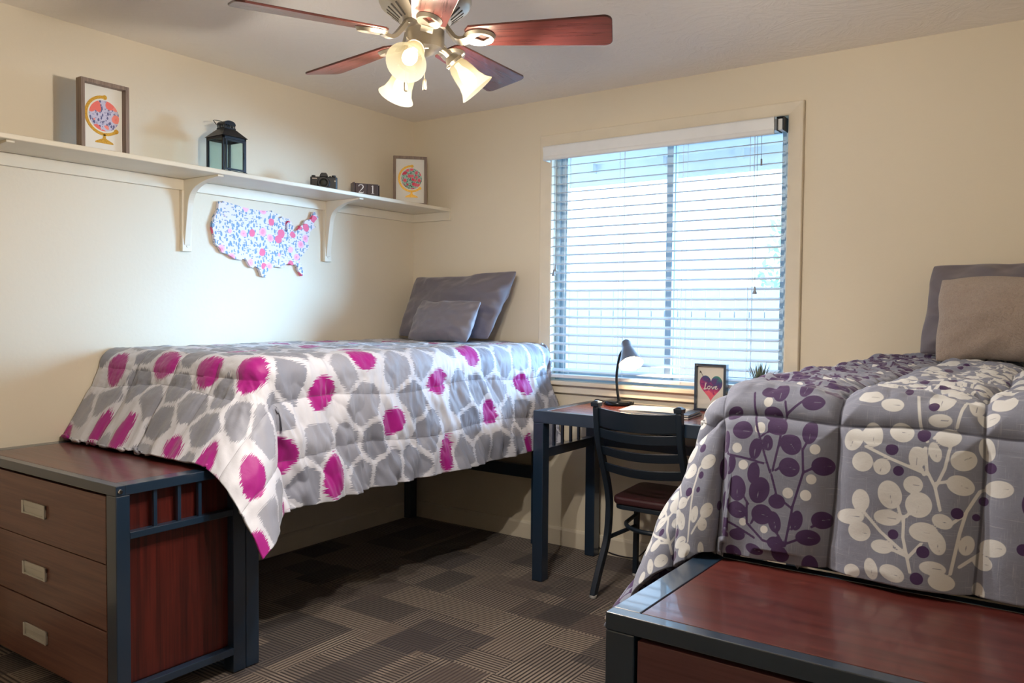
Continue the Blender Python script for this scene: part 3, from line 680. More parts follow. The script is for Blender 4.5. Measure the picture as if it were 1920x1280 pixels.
def comforter(name, label, sgn, XE, Y1, ztop, na, nb, amin, amax, bmin, bmax, foot_beta, side_beta, corner_beta, R, seams_a, seams_b, rest, puff, wrk, mat, pattern, long_side, ring=None):
    """sheet coordinates: a = distance past the long top edge (negative on top), b = distance past the foot edge.
       sgn=+1: the long edge drops towards +x, -1: towards -x"""
    a = np.linspace(amin, amax, na); b = np.linspace(bmin, bmax, nb)
    A, B = np.meshgrid(a, b, indexing='ij')
    ap = np.maximum(A, 0); bp = np.maximum(B, 0)
    r = np.hypot(ap, bp); phi = np.arctan2(bp, np.maximum(ap, 1e-9)); phi = np.where(r < 1e-9, 0, phi)
    phi = np.where((bp > 0) & (ap <= 0), PI/2, phi)
    xin = np.clip(-A/.9, 0, 1)         # 0 at long edge, 1 at the wall
    beta = side_beta(B)*(1-phi/(PI/2)) + foot_beta(xin)*(phi/(PI/2)) + corner_beta*np.sin(2*phi)**1.3
    q = PI/2*R
    t1 = np.minimum(r, q)/R
    out = R*np.sin(t1) + np.maximum(r-q, 0)*np.sin(beta); down = R*(1-np.cos(t1)) + np.maximum(r-q, 0)*np.cos(beta)
    # deeper cone shading towards a hanging point
    X = XE + sgn*(np.minimum(A, 0) - 0) + sgn*out*np.cos(phi)
    Y = Y1 - np.minimum(B, 0)*1.0 - out*np.sin(phi)
    Z = ztop - down
    # head end rolls down a little
    P = np.stack([X, Y, Z], -1)
    def normals(P):
        da = np.gradient(P, axis=0); db = np.gradient(P, axis=1)
        n = np.cross(da, db); n /= np.linalg.norm(n, axis=-1, keepdims=True)+1e-12
        if n[na//4, nb//3, 2] < 0: n = -n
        return n
    N = normals(P)
    # quilting: puffs between stitched lines
    dmin = np.full(A.shape, 9.0)
    for f in seams_a: dmin = np.minimum(dmin, np.abs(A - f(B)))
    for f in seams_b: dmin = np.minimum(dmin, np.abs(B - f(A)))
    disp = puff*(1-np.exp(-dmin/.022))
    hang = smooth01(np.maximum(r-R, 0)/.25)
    disp = disp + wrk(A, B, hang, dmin)
    P = P + N*disp[..., None]
    P = rest(P, A, B)
    me = bpy.data.meshes.new(name); V = P.reshape(-1, 3)
    idx = np.arange(na*nb).reshape(na, nb)
    q4 = np.stack([idx[:-1,:-1], idx[1:,:-1], idx[1:,1:], idx[:-1,1:]], -1).reshape(-1, 4)
    if sgn > 0: q4 = q4[:, ::-1]
    org = np.array([XE-sgn*.5, Y1/2, ztop])
    V = V - org
    me.vertices.add(len(V)); me.vertices.foreach_set('co', V.astype(np.float32).ravel())
    me.loops.add(q4.size); me.loops.foreach_set('vertex_index', q4.astype(np.int32).ravel())
    me.polygons.add(len(q4)); me.polygons.foreach_set('loop_start', np.arange(0, q4.size, 4, dtype=np.int32))
    me.update(calc_edges=True); me.validate()
    me.polygons.foreach_set('use_smooth', np.ones(len(q4), bool))
    for nm, arr in pattern(A, B).items():
        at = me.attributes.new(nm, 'FLOAT', 'POINT'); at.data.foreach_set('value', arr.astype(np.float32).ravel())
    at = me.attributes.new('seam', 'FLOAT', 'POINT'); at.data.foreach_set('value', dmin.astype(np.float32).ravel())
    o = bpy.data.objects.new(name, me); COL.objects.link(o); o.location = org; me.materials.append(M[mat])
    nz = me.polygons[len(q4)//3].normal.z
    sol = o.modifiers.new('thickness', 'SOLIDIFY'); sol.thickness = .009; sol.offset = -1
    tag(o, label, 'comforter')
    return o

RL = .075
def rest_left(P, A, B):
    X, Y, Z = P[...,0], P[...,1], P[...,2]
    X = np.maximum(X, .006); Y = np.minimum(Y, np.where(X > .97, -.054, -.010))
    low = (X < 1.02) & (Y < -1.975) & (Z < .7495)
    Y = np.where(low, np.minimum(Y + 1.6*(.7495-Z), -2.0), Y)
    Z = np.where(low, .7495 + .004*(1+np.sin(A*60)), Z)
    # hem flattened on the dresser bulges a little
    # narrow headroom between the sheet and the desk leg
    X = np.where((Y > -.66) & (Z < .9), np.minimum(X, 1.285), X)
    return np.stack([X, Y, Z], -1)
def wrk_left(A, B, hang, dmin):
    side = smooth01(A/.06)*(1-smooth01(B/.05)); foot = smooth01(B/.06)*(1-smooth01(A/.05)); cor = smooth01(A/.05)*smooth01(B/.05)
    w = side*hang*(.028*fbm(B*5.5+.4*A, A*1.1, 3, 3) + .036*fbm(B*13+A*5, A*2.5, 9, 3))
    w = w + foot*hang*(.024*fbm(A*5, B*1.5, 23, 2) + .014*fbm(A*15, B*5, 29, 2))
    w = w + cor*(.024*fbm(A*6+B*2, B*6-A*2, 31, 3))
    w = w + .010*fbm(A*9, B*16, 41, 4)*(1-hang)
    w = w + side*.019*fbm(B*30, A*5, 47, 3)*np.exp(-dmin/.07) + foot*.009*fbm(A*34, B*5, 49, 3)*np.exp(-dmin/.06)
    w = w + side*.030*(.4+hang)*np.abs(fbm(B*9+A*5, A*3-B*2, 51, 3))
    # gathered hem
    w = w + side*.012*smooth01((A-.48)/.08)*np.sin(B*34+3*np.sin(B*9))
    # pleat lines fanning at the corner
    return w
# blob print ------------------------------------------------
YE = -1.965+RL      # y of foot edge start (b=0)
XE_L = 1.035-RL
def L_side(y, z): return (1.1-z+.571*RL, -(y-YE))
def L_foot(x, z): return (x-XE_L, 1.1-z+.571*RL)
def L_top(x, y): return (x-XE_L, -(y-YE))
pinks = [(*L_side(-1.671,.962),.062,.072),(*L_side(-1.29,.815),.055,.066),(*L_side(-.994,.962),.055,.066),(*L_side(-.636,.788),.055,.066),(*L_side(-.325,.907),.055,.070),
 (*L_side(-.741,1.085),.062,.066),(*L_side(-1.43,1.10),.062,.066),(*L_side(-1.90,.752),.075,.080),(*L_side(-1.644,.64),.080,.060),(*L_side(-.969,.640),.075,.050),(*L_side(-.30,.59),.06,.03),
 (.045,.085,.065,.082),(*L_foot(.767,1.045),.075,.062),(*L_foot(.472,1.06),.075,.062),(*L_foot(.15,1.02),.07,.07),(*L_foot(.02,.70),.06,.06),(*L_foot(.253,.765),.04,.075),(*L_foot(.435,.76),.04,.075),(*L_foot(.80,.735),.05,.045),
 (.34,.33,.075,.07),(.07,.43,.06,.075),(.555,.455,.075,.06),(.19,.50,.05,.06),(.59,.06,.05,.05),
 (*L_top(.62,-1.72),.06,.06),(*L_top(.30,-1.66),.06,.06),(*L_top(.80,-1.30),.06,.06),(*L_top(.50,-1.25),.06,.06),(*L_top(.16,-1.15),.06,.06),(*L_top(.65,-.98),.06,.06),(*L_top(.36,-.90),.06,.06),(*L_top(.60,-.55),.06,.06),(*L_top(.83,-.25),.055,.06),(*L_top(.30,-.5),.06,.06),(*L_top(.1,-1.45),.06,.06),(*L_top(.1,-.8),.06,.06)]
def ikat(A, B):
    rg = np.random.default_rng(5); sites = []
    sa, sb = .180, .150; row = 0; a = -1.05
    while a < .75:
        b = -2.0 + (row % 2)*sb/2
        while b < .62:
            sites.append((a+rg.uniform(-.016,.016), b+rg.uniform(-.012,.012), rg.random())); b += sb
        a += sa*.80; row += 1
    sites = [s for s in sites if all(((s[0]-p[0])/(p[2]+.052))**2+((s[1]-p[1])/(p[3]+.040))**2 > 1 for p in pinks)]
    pk = np.full(A.shape, -9.0)
    for (x, y, ra, rb) in pinks:
        da, db = (A-x), (B-y); ang = np.arctan2(db, da)
        wob = 1+.07*np.sin(ang*2+x*40)+.05*np.sin(ang*3+y*31)
        d = (1-np.sqrt((da/ra)**2+(db/rb)**2)/wob)*min(ra, rb)
        pk = np.maximum(pk, d)
    f1 = np.full(A.shape, 9.0); f2 = np.full(A.shape, 9.0); tone = np.zeros(A.shape)
    for (x, y, t) in sites:
        d = np.sqrt(((A-x)*.86)**2+(B-y)**2) - .055
        closer = d < f1
        f2 = np.where(closer, f1, np.minimum(f2, d)); f1 = np.where(closer, d, f1); tone = np.where(closer, t, tone)
    f2 = np.minimum(f2, np.where(-pk < f1, -9.0, -pk))
    cell = np.minimum((f2-f1)/2-.0095, .040-f1)
    pk = np.maximum(pk, -.1); cell = np.maximum(cell, -.1)
    return dict(cell=cell, pink=pk, tone=tone, su=A, sv=B)
sa_L = [lambda B: .200+.012*np.sin(B*7), lambda B: .405+.012*np.sin(B*7+1), lambda B: -.16+.01*np.sin(B*6), lambda B: -.42+.01*np.sin(B*6), lambda B: -.68+.01*np.sin(B*6)]
big = 99.0
sb_L = [lambda A: .185+.018*np.sin(A*6+1)+np.where(A > .02, big, 0)]
comforter('comforter', 'white and grey comforter with magenta dots draped over the left bed', 1, XE_L, YE, 1.100, 380, 560,
    -(XE_L-.008), .592, -(abs(YE)-.012), .450,
    lambda xin: .60-.06*xin, lambda B: .055+.03*np.sin(B*4)+.10*smooth01((B+.35)/.35)*0+.12*smooth01((-1.65-B)/.25), .16, RL,
    sa_L, sb_L, rest_left, .010, wrk_left, 'ikat', ikat, True)

# leaf print ------------------------------------------------
XE_R = 2.690+RL; YE_R = -1.972+RL; ZR = 1.090
# traced leaves of one sprig: (x, z, rx, rz, angle, kind) measured on the foot face of the bed
SPR_D = [(2.792,0.118,0.0234,0.0202,0.0),(2.825,0.157,0.0137,0.0236,0.1),(2.851,0.141,0.0112,0.0176,-0.2),(2.901,0.139,0.0217,0.0246,-0.7),(2.938,0.11,0.0161,0.0253,0.0),(2.868,0.103,0.0222,0.0192,0.3),(2.853,0.078,0.0215,0.0141,0.2),(2.745,0.147,0.0169,0.0258,0.2),(2.736,0.207,0.0175,0.026,0.0),(2.771,0.199,0.0123,0.0215,0.2),(2.902,0.189,0.0226,0.0206,0.3),(2.97,0.179,0.0228,0.0197,-0.1),(2.826,0.21,0.0137,0.0236,0.0),(2.792,0.248,0.0206,0.028,-0.2),(2.842,0.246,0.0218,0.029,0.2),(2.797,0.295,0.0224,0.0173,0.3),(2.881,0.265,0.0177,0.0155,0.0),(2.852,0.297,0.0225,0.0214,0.2),(2.751,0.282,0.0125,0.0238,-0.1),(2.763,0.336,0.0115,0.0217,0.3),(2.88,0.309,0.0133,0.0228,-0.3),(2.925,0.299,0.0129,0.0212,0.1),(2.975,0.291,0.0208,0.018,-0.2),(2.95,0.331,0.0245,0.0165,-0.1),(2.801,0.348,0.0177,0.0125,0.0),(2.886,0.353,0.0168,0.0136,0.2),(2.896,0.376,0.0184,0.0181,0.0),(2.765,0.083,0.0199,0.013,-0.4),(2.936,0.051,0.0246,0.0152,0.0),(2.861,0.033,0.0169,0.0204,0.0),(2.914,0.019,0.0146,0.022,0.2),(2.839,0.034,0.0217,0.0119,0.0),(2.967,0.009,0.0208,0.0132,0.0),(2.956,0.389,0.016,0.0226,0),(2.841,0.374,0.02,0.0112,0.3),(2.795,0.387,0.0188,0.0135,0.4)]
DOT_DW = [(2.783,0.159,0.0113),(2.83,0.109,0.0118),(2.801,0.195,0.0107),(2.952,0.145,0.0109),(2.949,0.209,0.0105),(2.903,0.244,0.0113),(2.94,0.244,0.0115),(2.812,0.319,0.0083),(2.86,0.328,0.0081),(2.838,0.055,0.01)]
STEM_D = [[(2.906,0.356),(2.915,0.27),(2.932,0.197),(2.927,0.149),(2.937,0.126)],[(2.867,0.2),(2.875,0.145),(2.882,0.075),(2.875,0.052)],[(2.862,0.205),(2.846,0.166),(2.831,0.127),(2.817,0.091),(2.802,0.037)],[(2.752,0.174),(2.805,0.18),(2.846,0.187)],[(2.879,0.25),(2.865,0.209)],[(2.818,0.279),(2.821,0.32),(2.859,0.351),(2.903,0.357)],[(2.755,0.316),(2.794,0.329),(2.84,0.349)],[(2.873,0.199),(2.891,0.185)],[(2.932,0.197),(2.951,0.185)],[(2.879,0.253),(2.913,0.275)],[(2.903,0.352),(2.885,0.328)],[(2.905,0.352),(2.929,0.339)],[(2.916,0.319),(2.924,0.304)],[(2.882,0.075),(2.914,0.048)],[(2.738,0.154),(2.757,0.173)],[(2.836,0.127),(2.858,0.106)],[(2.956,0.308),(2.971,0.297)],[(2.821,0.279),(2.802,0.254)],[(2.831,0.319),(2.844,0.285)]]
SPR_W = [(3.027,0.116,0.0183,0.0238,0.3),(3.063,0.103,0.0194,0.0248,-0.3),(3.048,0.16,0.0205,0.0203,0.0),(3.086,0.166,0.0161,0.0166,0.3),(3.117,0.093,0.0232,0.0177,0.2),(3.149,0.14,0.0154,0.0233,0.0),(3.18,0.126,0.0114,0.0206,-0.3),(3.201,0.095,0.0232,0.0167,0.0),(3.23,0.137,0.0227,0.0206,-0.5),(3.268,0.112,0.014,0.0227,-0.2),(3.227,0.186,0.0242,0.0185,0.3),(3.291,0.185,0.0244,0.0163,-0.1),(3.104,0.22,0.022,0.0281,-0.3),(3.145,0.195,0.0176,0.0174,0.0),(3.157,0.233,0.024,0.0248,0.1),(3.05,0.239,0.0173,0.0227,-0.1),(3.031,0.274,0.0279,0.0156,-0.1),(3.102,0.266,0.025,0.0156,0.0),(3.051,0.301,0.022,0.0195,0.2),(3.169,0.284,0.026,0.0186,0.0),(3.2,0.259,0.0184,0.0138,0.3),(3.193,0.301,0.0149,0.0227,-0.3),(3.096,0.324,0.0206,0.0134,0.0),(3.242,0.298,0.0123,0.0191,0.2),(3.284,0.296,0.0232,0.0164,-0.1),(3.269,0.326,0.0168,0.0138,0.3),(3.048,0.028,0.0243,0.0144,0.0),(3.093,0.043,0.022,0.0147,0.1),(3.183,0.023,0.0242,0.027,0.1),(3.184,0.066,0.0214,0.0108,0.0),(3.244,0.02,0.0136,0.032,0.0),(3.267,0.054,0.0194,0.0153,0.0),(3.291,0.018,0.0223,0.0207,0.0),(3.042,0.382,0.0159,0.0139,0),(3.079,0.371,0.0124,0.0215,-0.3),(3.118,0.372,0.0233,0.0155,0.3),(3.188,0.35,0.0229,0.0132,0),(3.204,0.373,0.0226,0.016,0),(3.264,0.381,0.0108,0.0174,-0.2)]
DOT_WD = [(3.158,0.095,0.0123),(3.102,0.129,0.0121),(3.117,0.171,0.0101),(3.275,0.147,0.0107),(3.266,0.211,0.0087),(3.224,0.24,0.0108),(3.255,0.243,0.0068),(3.115,0.297,0.0098),(3.17,0.322,0.0116),(3.118,0.008,0.0082),(3.17,0.041,0.0101),(3.334,0.29,0.0109),(3.162,0.374,0.0117)]
STEM_W = [[(3.162,0.117),(3.168,0.165),(3.184,0.195),(3.195,0.238)],[(3.206,0.112),(3.199,0.157),(3.184,0.197)],[(3.052,0.128),(3.103,0.149),(3.167,0.171)],[(3.15,0.08),(3.138,0.02)],[(3.214,0.075),(3.231,0.0)],[(3.165,0.106),(3.15,0.08)],[(3.176,0.099),(3.208,0.092)],[(3.185,0.187),(3.21,0.18)],[(3.218,0.355),(3.23,0.276),(3.239,0.235),(3.259,0.193)],[(3.132,0.259),(3.133,0.3),(3.15,0.364)],[(3.055,0.258),(3.091,0.295),(3.141,0.332)],[(3.145,0.336),(3.166,0.307)],[(3.236,0.24),(3.219,0.258)],[(3.259,0.193),(3.282,0.182)],[(3.232,0.34),(3.268,0.306)],[(3.128,0.264),(3.116,0.229)],[(3.136,0.259),(3.15,0.24)],[(3.163,0.173),(3.152,0.15)],[(3.059,0.258),(3.047,0.238)],[(3.145,0.336),(3.111,0.325)]]
def leafprint(A, B):
    Wt = np.full(A.shape, -.1); Dk = np.full(A.shape, -.1)
    Xs = XE_R - A; D = B; per = .430
    for dx in (0, -.61, .61):
        for ky in range(-5, 2):
            dy = ky*per
            sel = (Xs > 2.60+dx) & (Xs < 3.42+dx) & (D > -.06+dy) & (D < .50+dy)
            if not sel.any(): continue
            xs = Xs[sel]-dx; ds = D[sel]-dy; w = Wt[sel]; dk = Dk[sel]
            def leaf(arr, L):
                for (X0, D0, a, b, an) in L:
                    c, s = math.cos(an), math.sin(an)
                    u = (xs-X0)*c+(ds-D0)*s; v = -(xs-X0)*s+(ds-D0)*c
                    e = (1-np.sqrt((u/a)**2+(v/b)**2))*min(a, b)
                    vein = np.maximum(np.abs(v)-.0009, np.abs(u-a*.35)-a*.35) if a > b else np.maximum(np.abs(u)-.0009, np.abs(v-b*.35)-b*.35)
                    np.maximum(arr, np.minimum(e, np.maximum(vein, -.1)), out=arr)
                return arr
            def stem(arr, Ls, wd):
                for pl in Ls:
                    for p, q in zip(pl[:-1], pl[1:]):
                        p = np.array(p); q = np.array(q); d = q-p; L2 = max(d@d, 1e-9)
                        t = np.clip(((xs-p[0])*d[0]+(ds-p[1])*d[1])/L2, 0, 1)
                        np.maximum(arr, wd-np.hypot(xs-p[0]-t*d[0], ds-p[1]-t*d[1]), out=arr)
            leaf(dk, SPR_D); stem(dk, STEM_D, .0025); leaf(w, SPR_W); stem(w, STEM_W, .0029)
            for (X0, D0, r_) in DOT_DW: w = np.maximum(w, r_-np.hypot(xs-X0, ds-D0))
            for (X0, D0, r_) in DOT_WD: dk = np.maximum(dk, r_-np.hypot(xs-X0, ds-D0))
            Wt[sel] = w; Dk[sel] = dk
    return dict(white=Wt, dark=Dk)
def rest_right(P, A, B):
    X, Y, Z = P[...,0], P[...,1], P[...,2]
    X = np.minimum(X, 3.80); Y = np.minimum(Y, -.010)
    low = (X > 2.708) & (Y < -1.985) & (Z < .7495)
    Y = np.where(low, np.minimum(Y + 1.2*(.7495-Z)*smooth01((X-2.708)/.06), -2.0), Y)
    Z = np.where(low, Z + (.7495-Z)*smooth01((X-2.700)/.04), Z)
    Yc = np.where((X > 2.70) & (Z < .77), np.maximum(Y, -2.06-.02*np.sin(A*9)), Y)
    X = np.where((Y > -.66) & (Z < .9), np.maximum(X, 2.415), X)
    return np.stack([X, Yc, Z], -1)
def wrk_right(A, B, hang, dmin):
    side = smooth01(A/.06)*(1-smooth01(B/.05)); foot = smooth01(B/.06)*(1-smooth01(A/.05)); cor = smooth01(A/.05)*smooth01(B/.05)
    w = side*hang*(.025*fbm(B*5.5, A*1.1, 63, 3)) + foot*hang*(.014*fbm(A*5, B*3, 73, 3)) + cor*.012*fbm(A*6+B*2, B*6-A*2, 81, 3)
    top = (1-smooth01(B/.05))*(1-smooth01(A/.08))
    w = w + top*(.024*fbm(A*7, B*15, 91, 4) + .012*np.abs(fbm(A*18, B*46, 95, 3)))
    w = w + foot*.008*smooth01((B-.30)/.1)*np.sin(A*28+2*np.sin(A*7))
    w = w + .004*fbm(A*26, B*26, 97, 2)*np.exp(-dmin/.03)
    return w
sx = lambda x: (lambda B: XE_R - x - .006*np.sin(B*9))
sa_R = [sx(2.725), sx(2.990), sx(3.258), sx(3.525), lambda B: .22+0*B, lambda B: .43+0*B]
sb_R = [lambda A: .085+.004*np.sin(A*20)]
comforter('comforter', 'grey comforter with purple and white leaf print draped over the right bed', -1, XE_R, YE_R, ZR, 500, 740,
    -(3.775-XE_R), .53, -(abs(YE_R)-.012), .396,
    lambda xin: .20+0*xin, lambda B: .20+.04*np.sin(B*4), .22, RL,
    sa_R, sb_R, rest_right, .024, wrk_right, 'leafprint', leafprint, True)

# ------------------------------------------------------------------ pillows
def pillow(name, label, w, h, th, loc, rot, mat, seed=1, n=44, crease=.010, droop=0, pinch=.08, flange=0, shear=0, corner=None):
    u = np.linspace(-1, 1, n); v = np.linspace(-1, 1, int(n*h/w)+6); U, V_ = np.meshgrid(u, v, indexing='ij')
    prof = (np.clip(1-np.abs(U)**2.1, 0, 1)**.58)*(np.clip(1-np.abs(V_)**2.1, 0, 1)**.58)
    rc = 1-.055*np.abs(U)**5*np.abs(V_)**5
    X = U*w/2*(1-pinch*.5*(1-V_**2)*np.abs(U)**3) ; Z = V_*h/2*(1-pinch*(1-U**2)*np.abs(V_)**3)
    X = X + shear*(1-V_)*.5*np.sign(U)*np.abs(U)
    X = X*rc; Z = Z*rc
    Z = Z + .012*fbm(U*2.2+seed, V_*0+seed, seed+3, 2)*np.abs(V_)**3; X = X + .006*fbm(V_*2.5+seed, U*0+seed, seed+5, 2)*np.abs(U)**3
    wr = crease*1.9*fbm(U*2.6+seed, V_*2.6, seed, 4)
    rad = crease*1.5*np.sin(np.arctan2(V_, U)*14+seed)*np.clip(np.hypot(U,V_)-.55, 0, 1)*np.clip(1-np.abs(U)**8,0,1)*np.clip(1-np.abs(V_)**8,0,1)
    sides = []
    for s in (-1, 1): sides.append(np.stack([X, s*(prof*th/2 + (wr+rad)*np.clip(prof*3,0,1)), Z], -1))
    me = bpy.data.meshes.new(name); nu, nv = U.shape
    V = np.concatenate([sides[0].reshape(-1,3), sides[1].reshape(-1,3)]); idx = np.arange(nu*nv).reshape(nu, nv)
    f = []
    q = np.stack([idx[:-1,:-1], idx[1:,:-1], idx[1:,1:], idx[:-1,1:]], -1).reshape(-1,4)
    f = [tuple(int(i) for i in r) for r in q] + [tuple(int(i)+nu*nv for i in r[::-1]) for r in q]
    me.from_pydata([tuple(map(float, p)) for p in V], [], f)
    bm = bmesh.new(); bm.from_mesh(me); bmesh.ops.remove_doubles(bm, verts=bm.verts, dist=.0006); bmesh.ops.recalc_face_normals(bm, faces=bm.faces); bm.to_mesh(me); bm.free()
    if corner: 
        for vv in me.vertices:
            tx, tz = (vv.co.x/w+.5), (vv.co.z/h+.5)
            vv.co += Vector((0,0,0)) + sum((Vector(c)*wt for c, wt in zip(corner, ((1-tx)*(1-tz), tx*(1-tz), (1-tx)*tz, tx*tz))), Vector())
    for p in me.polygons: p.use_smooth = True
    o = bpy.data.objects.new(name, me); COL.objects.link(o); me.materials.append(M[mat]); o.location = loc; o.rotation_euler = rot
    ss = o.modifiers.new('sub', 'SUBSURF'); ss.levels = 1; ss.render_levels = 2
    tag(o, label, 'pillow'); return o
# corners: (bottom-left, bottom-right, top-left, top-right) offsets
pillow('pillow', 'large grey satin pillow leaning on the window wall at the head of the dotted bed', .74, .395, .16, (.475, -.175, 1.300), (math.radians(-20), 0, 0), 'satin_grey', 3, 48, .014,
       corner=((-.02,0,0),(-.07,0,0),(.0,0,.0),(.03,0,.03)))
pillow('pillow', 'small grey satin pillow in front of the large grey pillow', .46, .25, .14, (.575, -.375, 1.226), (math.radians(-22), 0, math.radians(-3)), 'satin_grey_light', 9, 40, .009,
       corner=((-.03,0,0),(-.03,0,0),(.0,0,.0),(.0,0,.0)))
pillow('pillow', 'large dark grey satin pillow behind the tan plush pillow on the right bed', .72, .42, .17, (3.225, -.165, 1.316), (math.radians(-17), 0, 0), 'satin_grey', 5, 48, .012,
       corner=((-.0,0,0),(0,0,0),(.03,0,-.03),(0,0,0)))
pillow('pillow', 'tan plush pillow in front of the dark grey pillow on the right bed', .66, .34, .19, (3.285, -.395, 1.270), (math.radians(-18), 0, 0), 'plush', 7, 48, .008)

# ------------------------------------------------------------------ desk
HD = .8143; DX0, DX1, DYF, DYB = 1.297, 2.400, -.590, -.034
dk = thing('desk', ((DX0+DX1)/2, -.31, 0), 'black metal framed desk with a dark red wood top under the window', 'desk')
P = .056
for x in (DX0, DX1-P):
    for y in (DYF, DYB-P): MB().box(x, x+P, y, y+P, .003, HD-.057).build('leg', 'black_metal', dk, True, bevel=.003)
m = MB(); m.box(DX0, DX1, DYF, DYF+.035, HD-.057, HD); m.box(DX0, DX1, DYB-.035, DYB, HD-.057, HD); m.box(DX0, DX0+P-.003, DYF+.035, DYB-.035, HD-.057, HD); m.box(DX1-P+.003, DX1, DYF+.035, DYB-.035, HD-.057, HD)
m.build('top_frame', 'black_metal', dk, True, bevel=.002)
MB().box(DX0+P-.001, DX1-P+.001, DYF+.036, DYB-.036, HD-.030, HD-.0005).build('desktop', 'desk_top', dk, True, bevel=.001)
for x in (DX0, DX1-P):
    MB().box(x+.004, x+P-.010, DYF+P, DYB-P, .588, .632).build('side_rail', 'black_metal', dk, True, bevel=.002)
    for k in range(4):
        y = DYF+P+.085+k*.079
        MB().box(x+.022, x+.034, y-.006, y+.006, .632, HD-.057).build('side_bar', 'black_metal', dk, True)
MB().box(DX0+P, DX1-P, DYB-.045, DYB-.012, .588, .632).build('back_rail', 'black_metal', dk, True, bevel=.002)
for x in (DX0+.028, DX1-.028): 
    for y in (DYF+.028, DYB-.028): MB().lathe([(0,.0),(.008,.0),(.008,.004),(0,.004)], 12, (x,y,-.0)).build('leg_glide', 'rubber_white', dk, True)

# ------------------------------------------------------------------ chair
CX0, CX1 = 1.650, 2.045
ch = thing('desk_chair', ((CX0+CX1)/2, -.4, 0), 'black metal ladder-back chair with a dark red seat pushed up to the desk', 'chair')
prof = [(-.622,.006),(-.592,.07),(-.548,.15),(-.508,.22),(-.488,.29),(-.480,.385),(-.486,.44),(-.507,.51),(-.545,.60),(-.585,.70),(-.603,.79),(-.612,.862)]
sect = [(-.013,-.017),(.013,-.017),(.013,.017),(-.013,.017)]
sp = smooth_path(prof, 5)
for s, x in ((1, CX0), (-1, CX1)):
    bk = MB().sweep([(x, y, z) for y, z in sp], sect).build('back_post', 'chair_metal', ch, True, bevel=.004, smooth='auto')
    m = MB(); y, z = -.614, .862
    m.add([(x-.017,y-.021,z),(x+.017,y-.021,z),(x+.017,y+.021,z),(x-.017,y+.021,z),(x-.019,y-.023,z+.018),(x+.019,y-.023,z+.018),(x+.019,y+.023,z+.018),(x-.019,y+.023,z+.018),(x-.008,y-.010,z+.026),(x+.008,y-.010,z+.026),(x+.008,y+.010,z+.026),(x-.008,y+.010,z+.026)],
      [(3,2,1,0),(0,1,5,4),(1,2,6,5),(2,3,7,6),(3,0,4,7),(4,5,9,8),(5,6,10,9),(6,7,11,10),(7,4,8,11),(8,9,10,11)])
    m.build('post_cap', 'chair_metal', bk, True, bevel=.002)
    MB().lathe([(0,0),(.014,0),(.017,.004),(.017,.014),(0,.014)], 14, (x,-.622,.0)).build('foot_glide', 'rubber_white', bk, True, smooth='auto')
    fx = x + s*.012
    fl = MB().sweep([(fx,-.226,.006),(fx,-.222,.2),(fx,-.215,.392)], [(-.012,-.012),(.012,-.012),(.012,.012),(-.012,.012)]).build('front_leg', 'chair_metal', ch, True, bevel=.003)
    MB().lathe([(0,0),(.013,0),(.015,.004),(.015,.012),(0,.012)], 14, (fx,-.226,.0)).build('foot_glide', 'rubber_white', fl, True, smooth='auto')
    # side stretcher between the legs
    MB().tube([(x,-.49,.245),(fx,-.222,.245)], .010, 10).build('stretcher', 'chair_metal', ch, True, smooth='auto')
def backrail(z0, z1, yc0, yc1):
    m = MB(); n = 16; vs = []; fs = []
    for i in range(n+1):
        t = i/n; x = CX0+.008+(CX1-CX0-.016)*t; bow = -.034*math.sin(PI*t); dz = -.010*math.sin(PI*t)
        for (yy, zz) in ((yc0-.006, z0), (yc0+.006, z0), (yc1+.006, z1), (yc1-.006, z1)): vs.append((x, yy+bow, zz+dz))
    for i in range(n):
        for k in range(4): k2 = (k+1)%4; fs.append((i*4+k, i*4+k2, (i+1)*4+k2, (i+1)*4+k))
    fs += [(0,1,2,3),(n*4+3,n*4+2,n*4+1,n*4)]
    m.add(vs, fs).build('back_slat', 'chair_metal', ch, True, bevel=.0025, smooth='auto')
def py(z): 
    for (a, b), (c, d) in zip(prof[:-1], prof[1:]):
        if b <= z <= d: return a+(c-a)*(z-b)/(d-b)
    return -.612
for z0_, z1_ in ((.774,.857),(.722,.765),(.642,.684),(.562,.605)): backrail(z0_, z1_, py(z0_), py(z1_))
# seat: rounded wedge
def seatshape(w, yb, yf, r=.05, wb=.86):
    pts = []
    cx = (CX0+CX1)/2
    for k in range(9): a = PI + PI/2*k/8; pts.append((cx-w*wb+r+r*math.cos(a), yb+r+r*math.sin(a)))
    for k in range(9): a = 1.5*PI + PI/2*k/8; pts.append((cx+w*wb-r+r*math.cos(a), yb+r+r*math.sin(a)))
    for k in range(9): a = PI/2*k/8; pts.append((cx+w-r+r*math.cos(a), yf-r+r*math.sin(a)))
    for k in range(9): a = PI/2 + PI/2*k/8; pts.append((cx-w+r+r*math.cos(a), yf-r+r*math.sin(a)))
    return pts
m = MB(); m.prism(seatshape(.198, -.525, -.145), 'z', .412, .450); m.build('seat', 'vinyl', ch, True, bevel=.014, seg=5, smooth='auto')
m = MB(); m.prism(seatshape(.190, -.515, -.155), 'z', .390, .412); m.build('seat_frame', 'chair_metal', ch, True, bevel=.004, smooth='auto')
ring = [( (CX0+CX1)/2+.165*math.cos(PI+PI*k/14), -.33-.17*math.sin(PI*k/14), .300) for k in range(15)]
ring = [(CX0+.012,-.222,.300)] + ring[1:-1] + [(CX1-.012,-.222,.300)]
MB().tube(smooth_path(ring, 3), .010, 10).build('foot_ring', 'chair_metal', ch, True, smooth='auto')

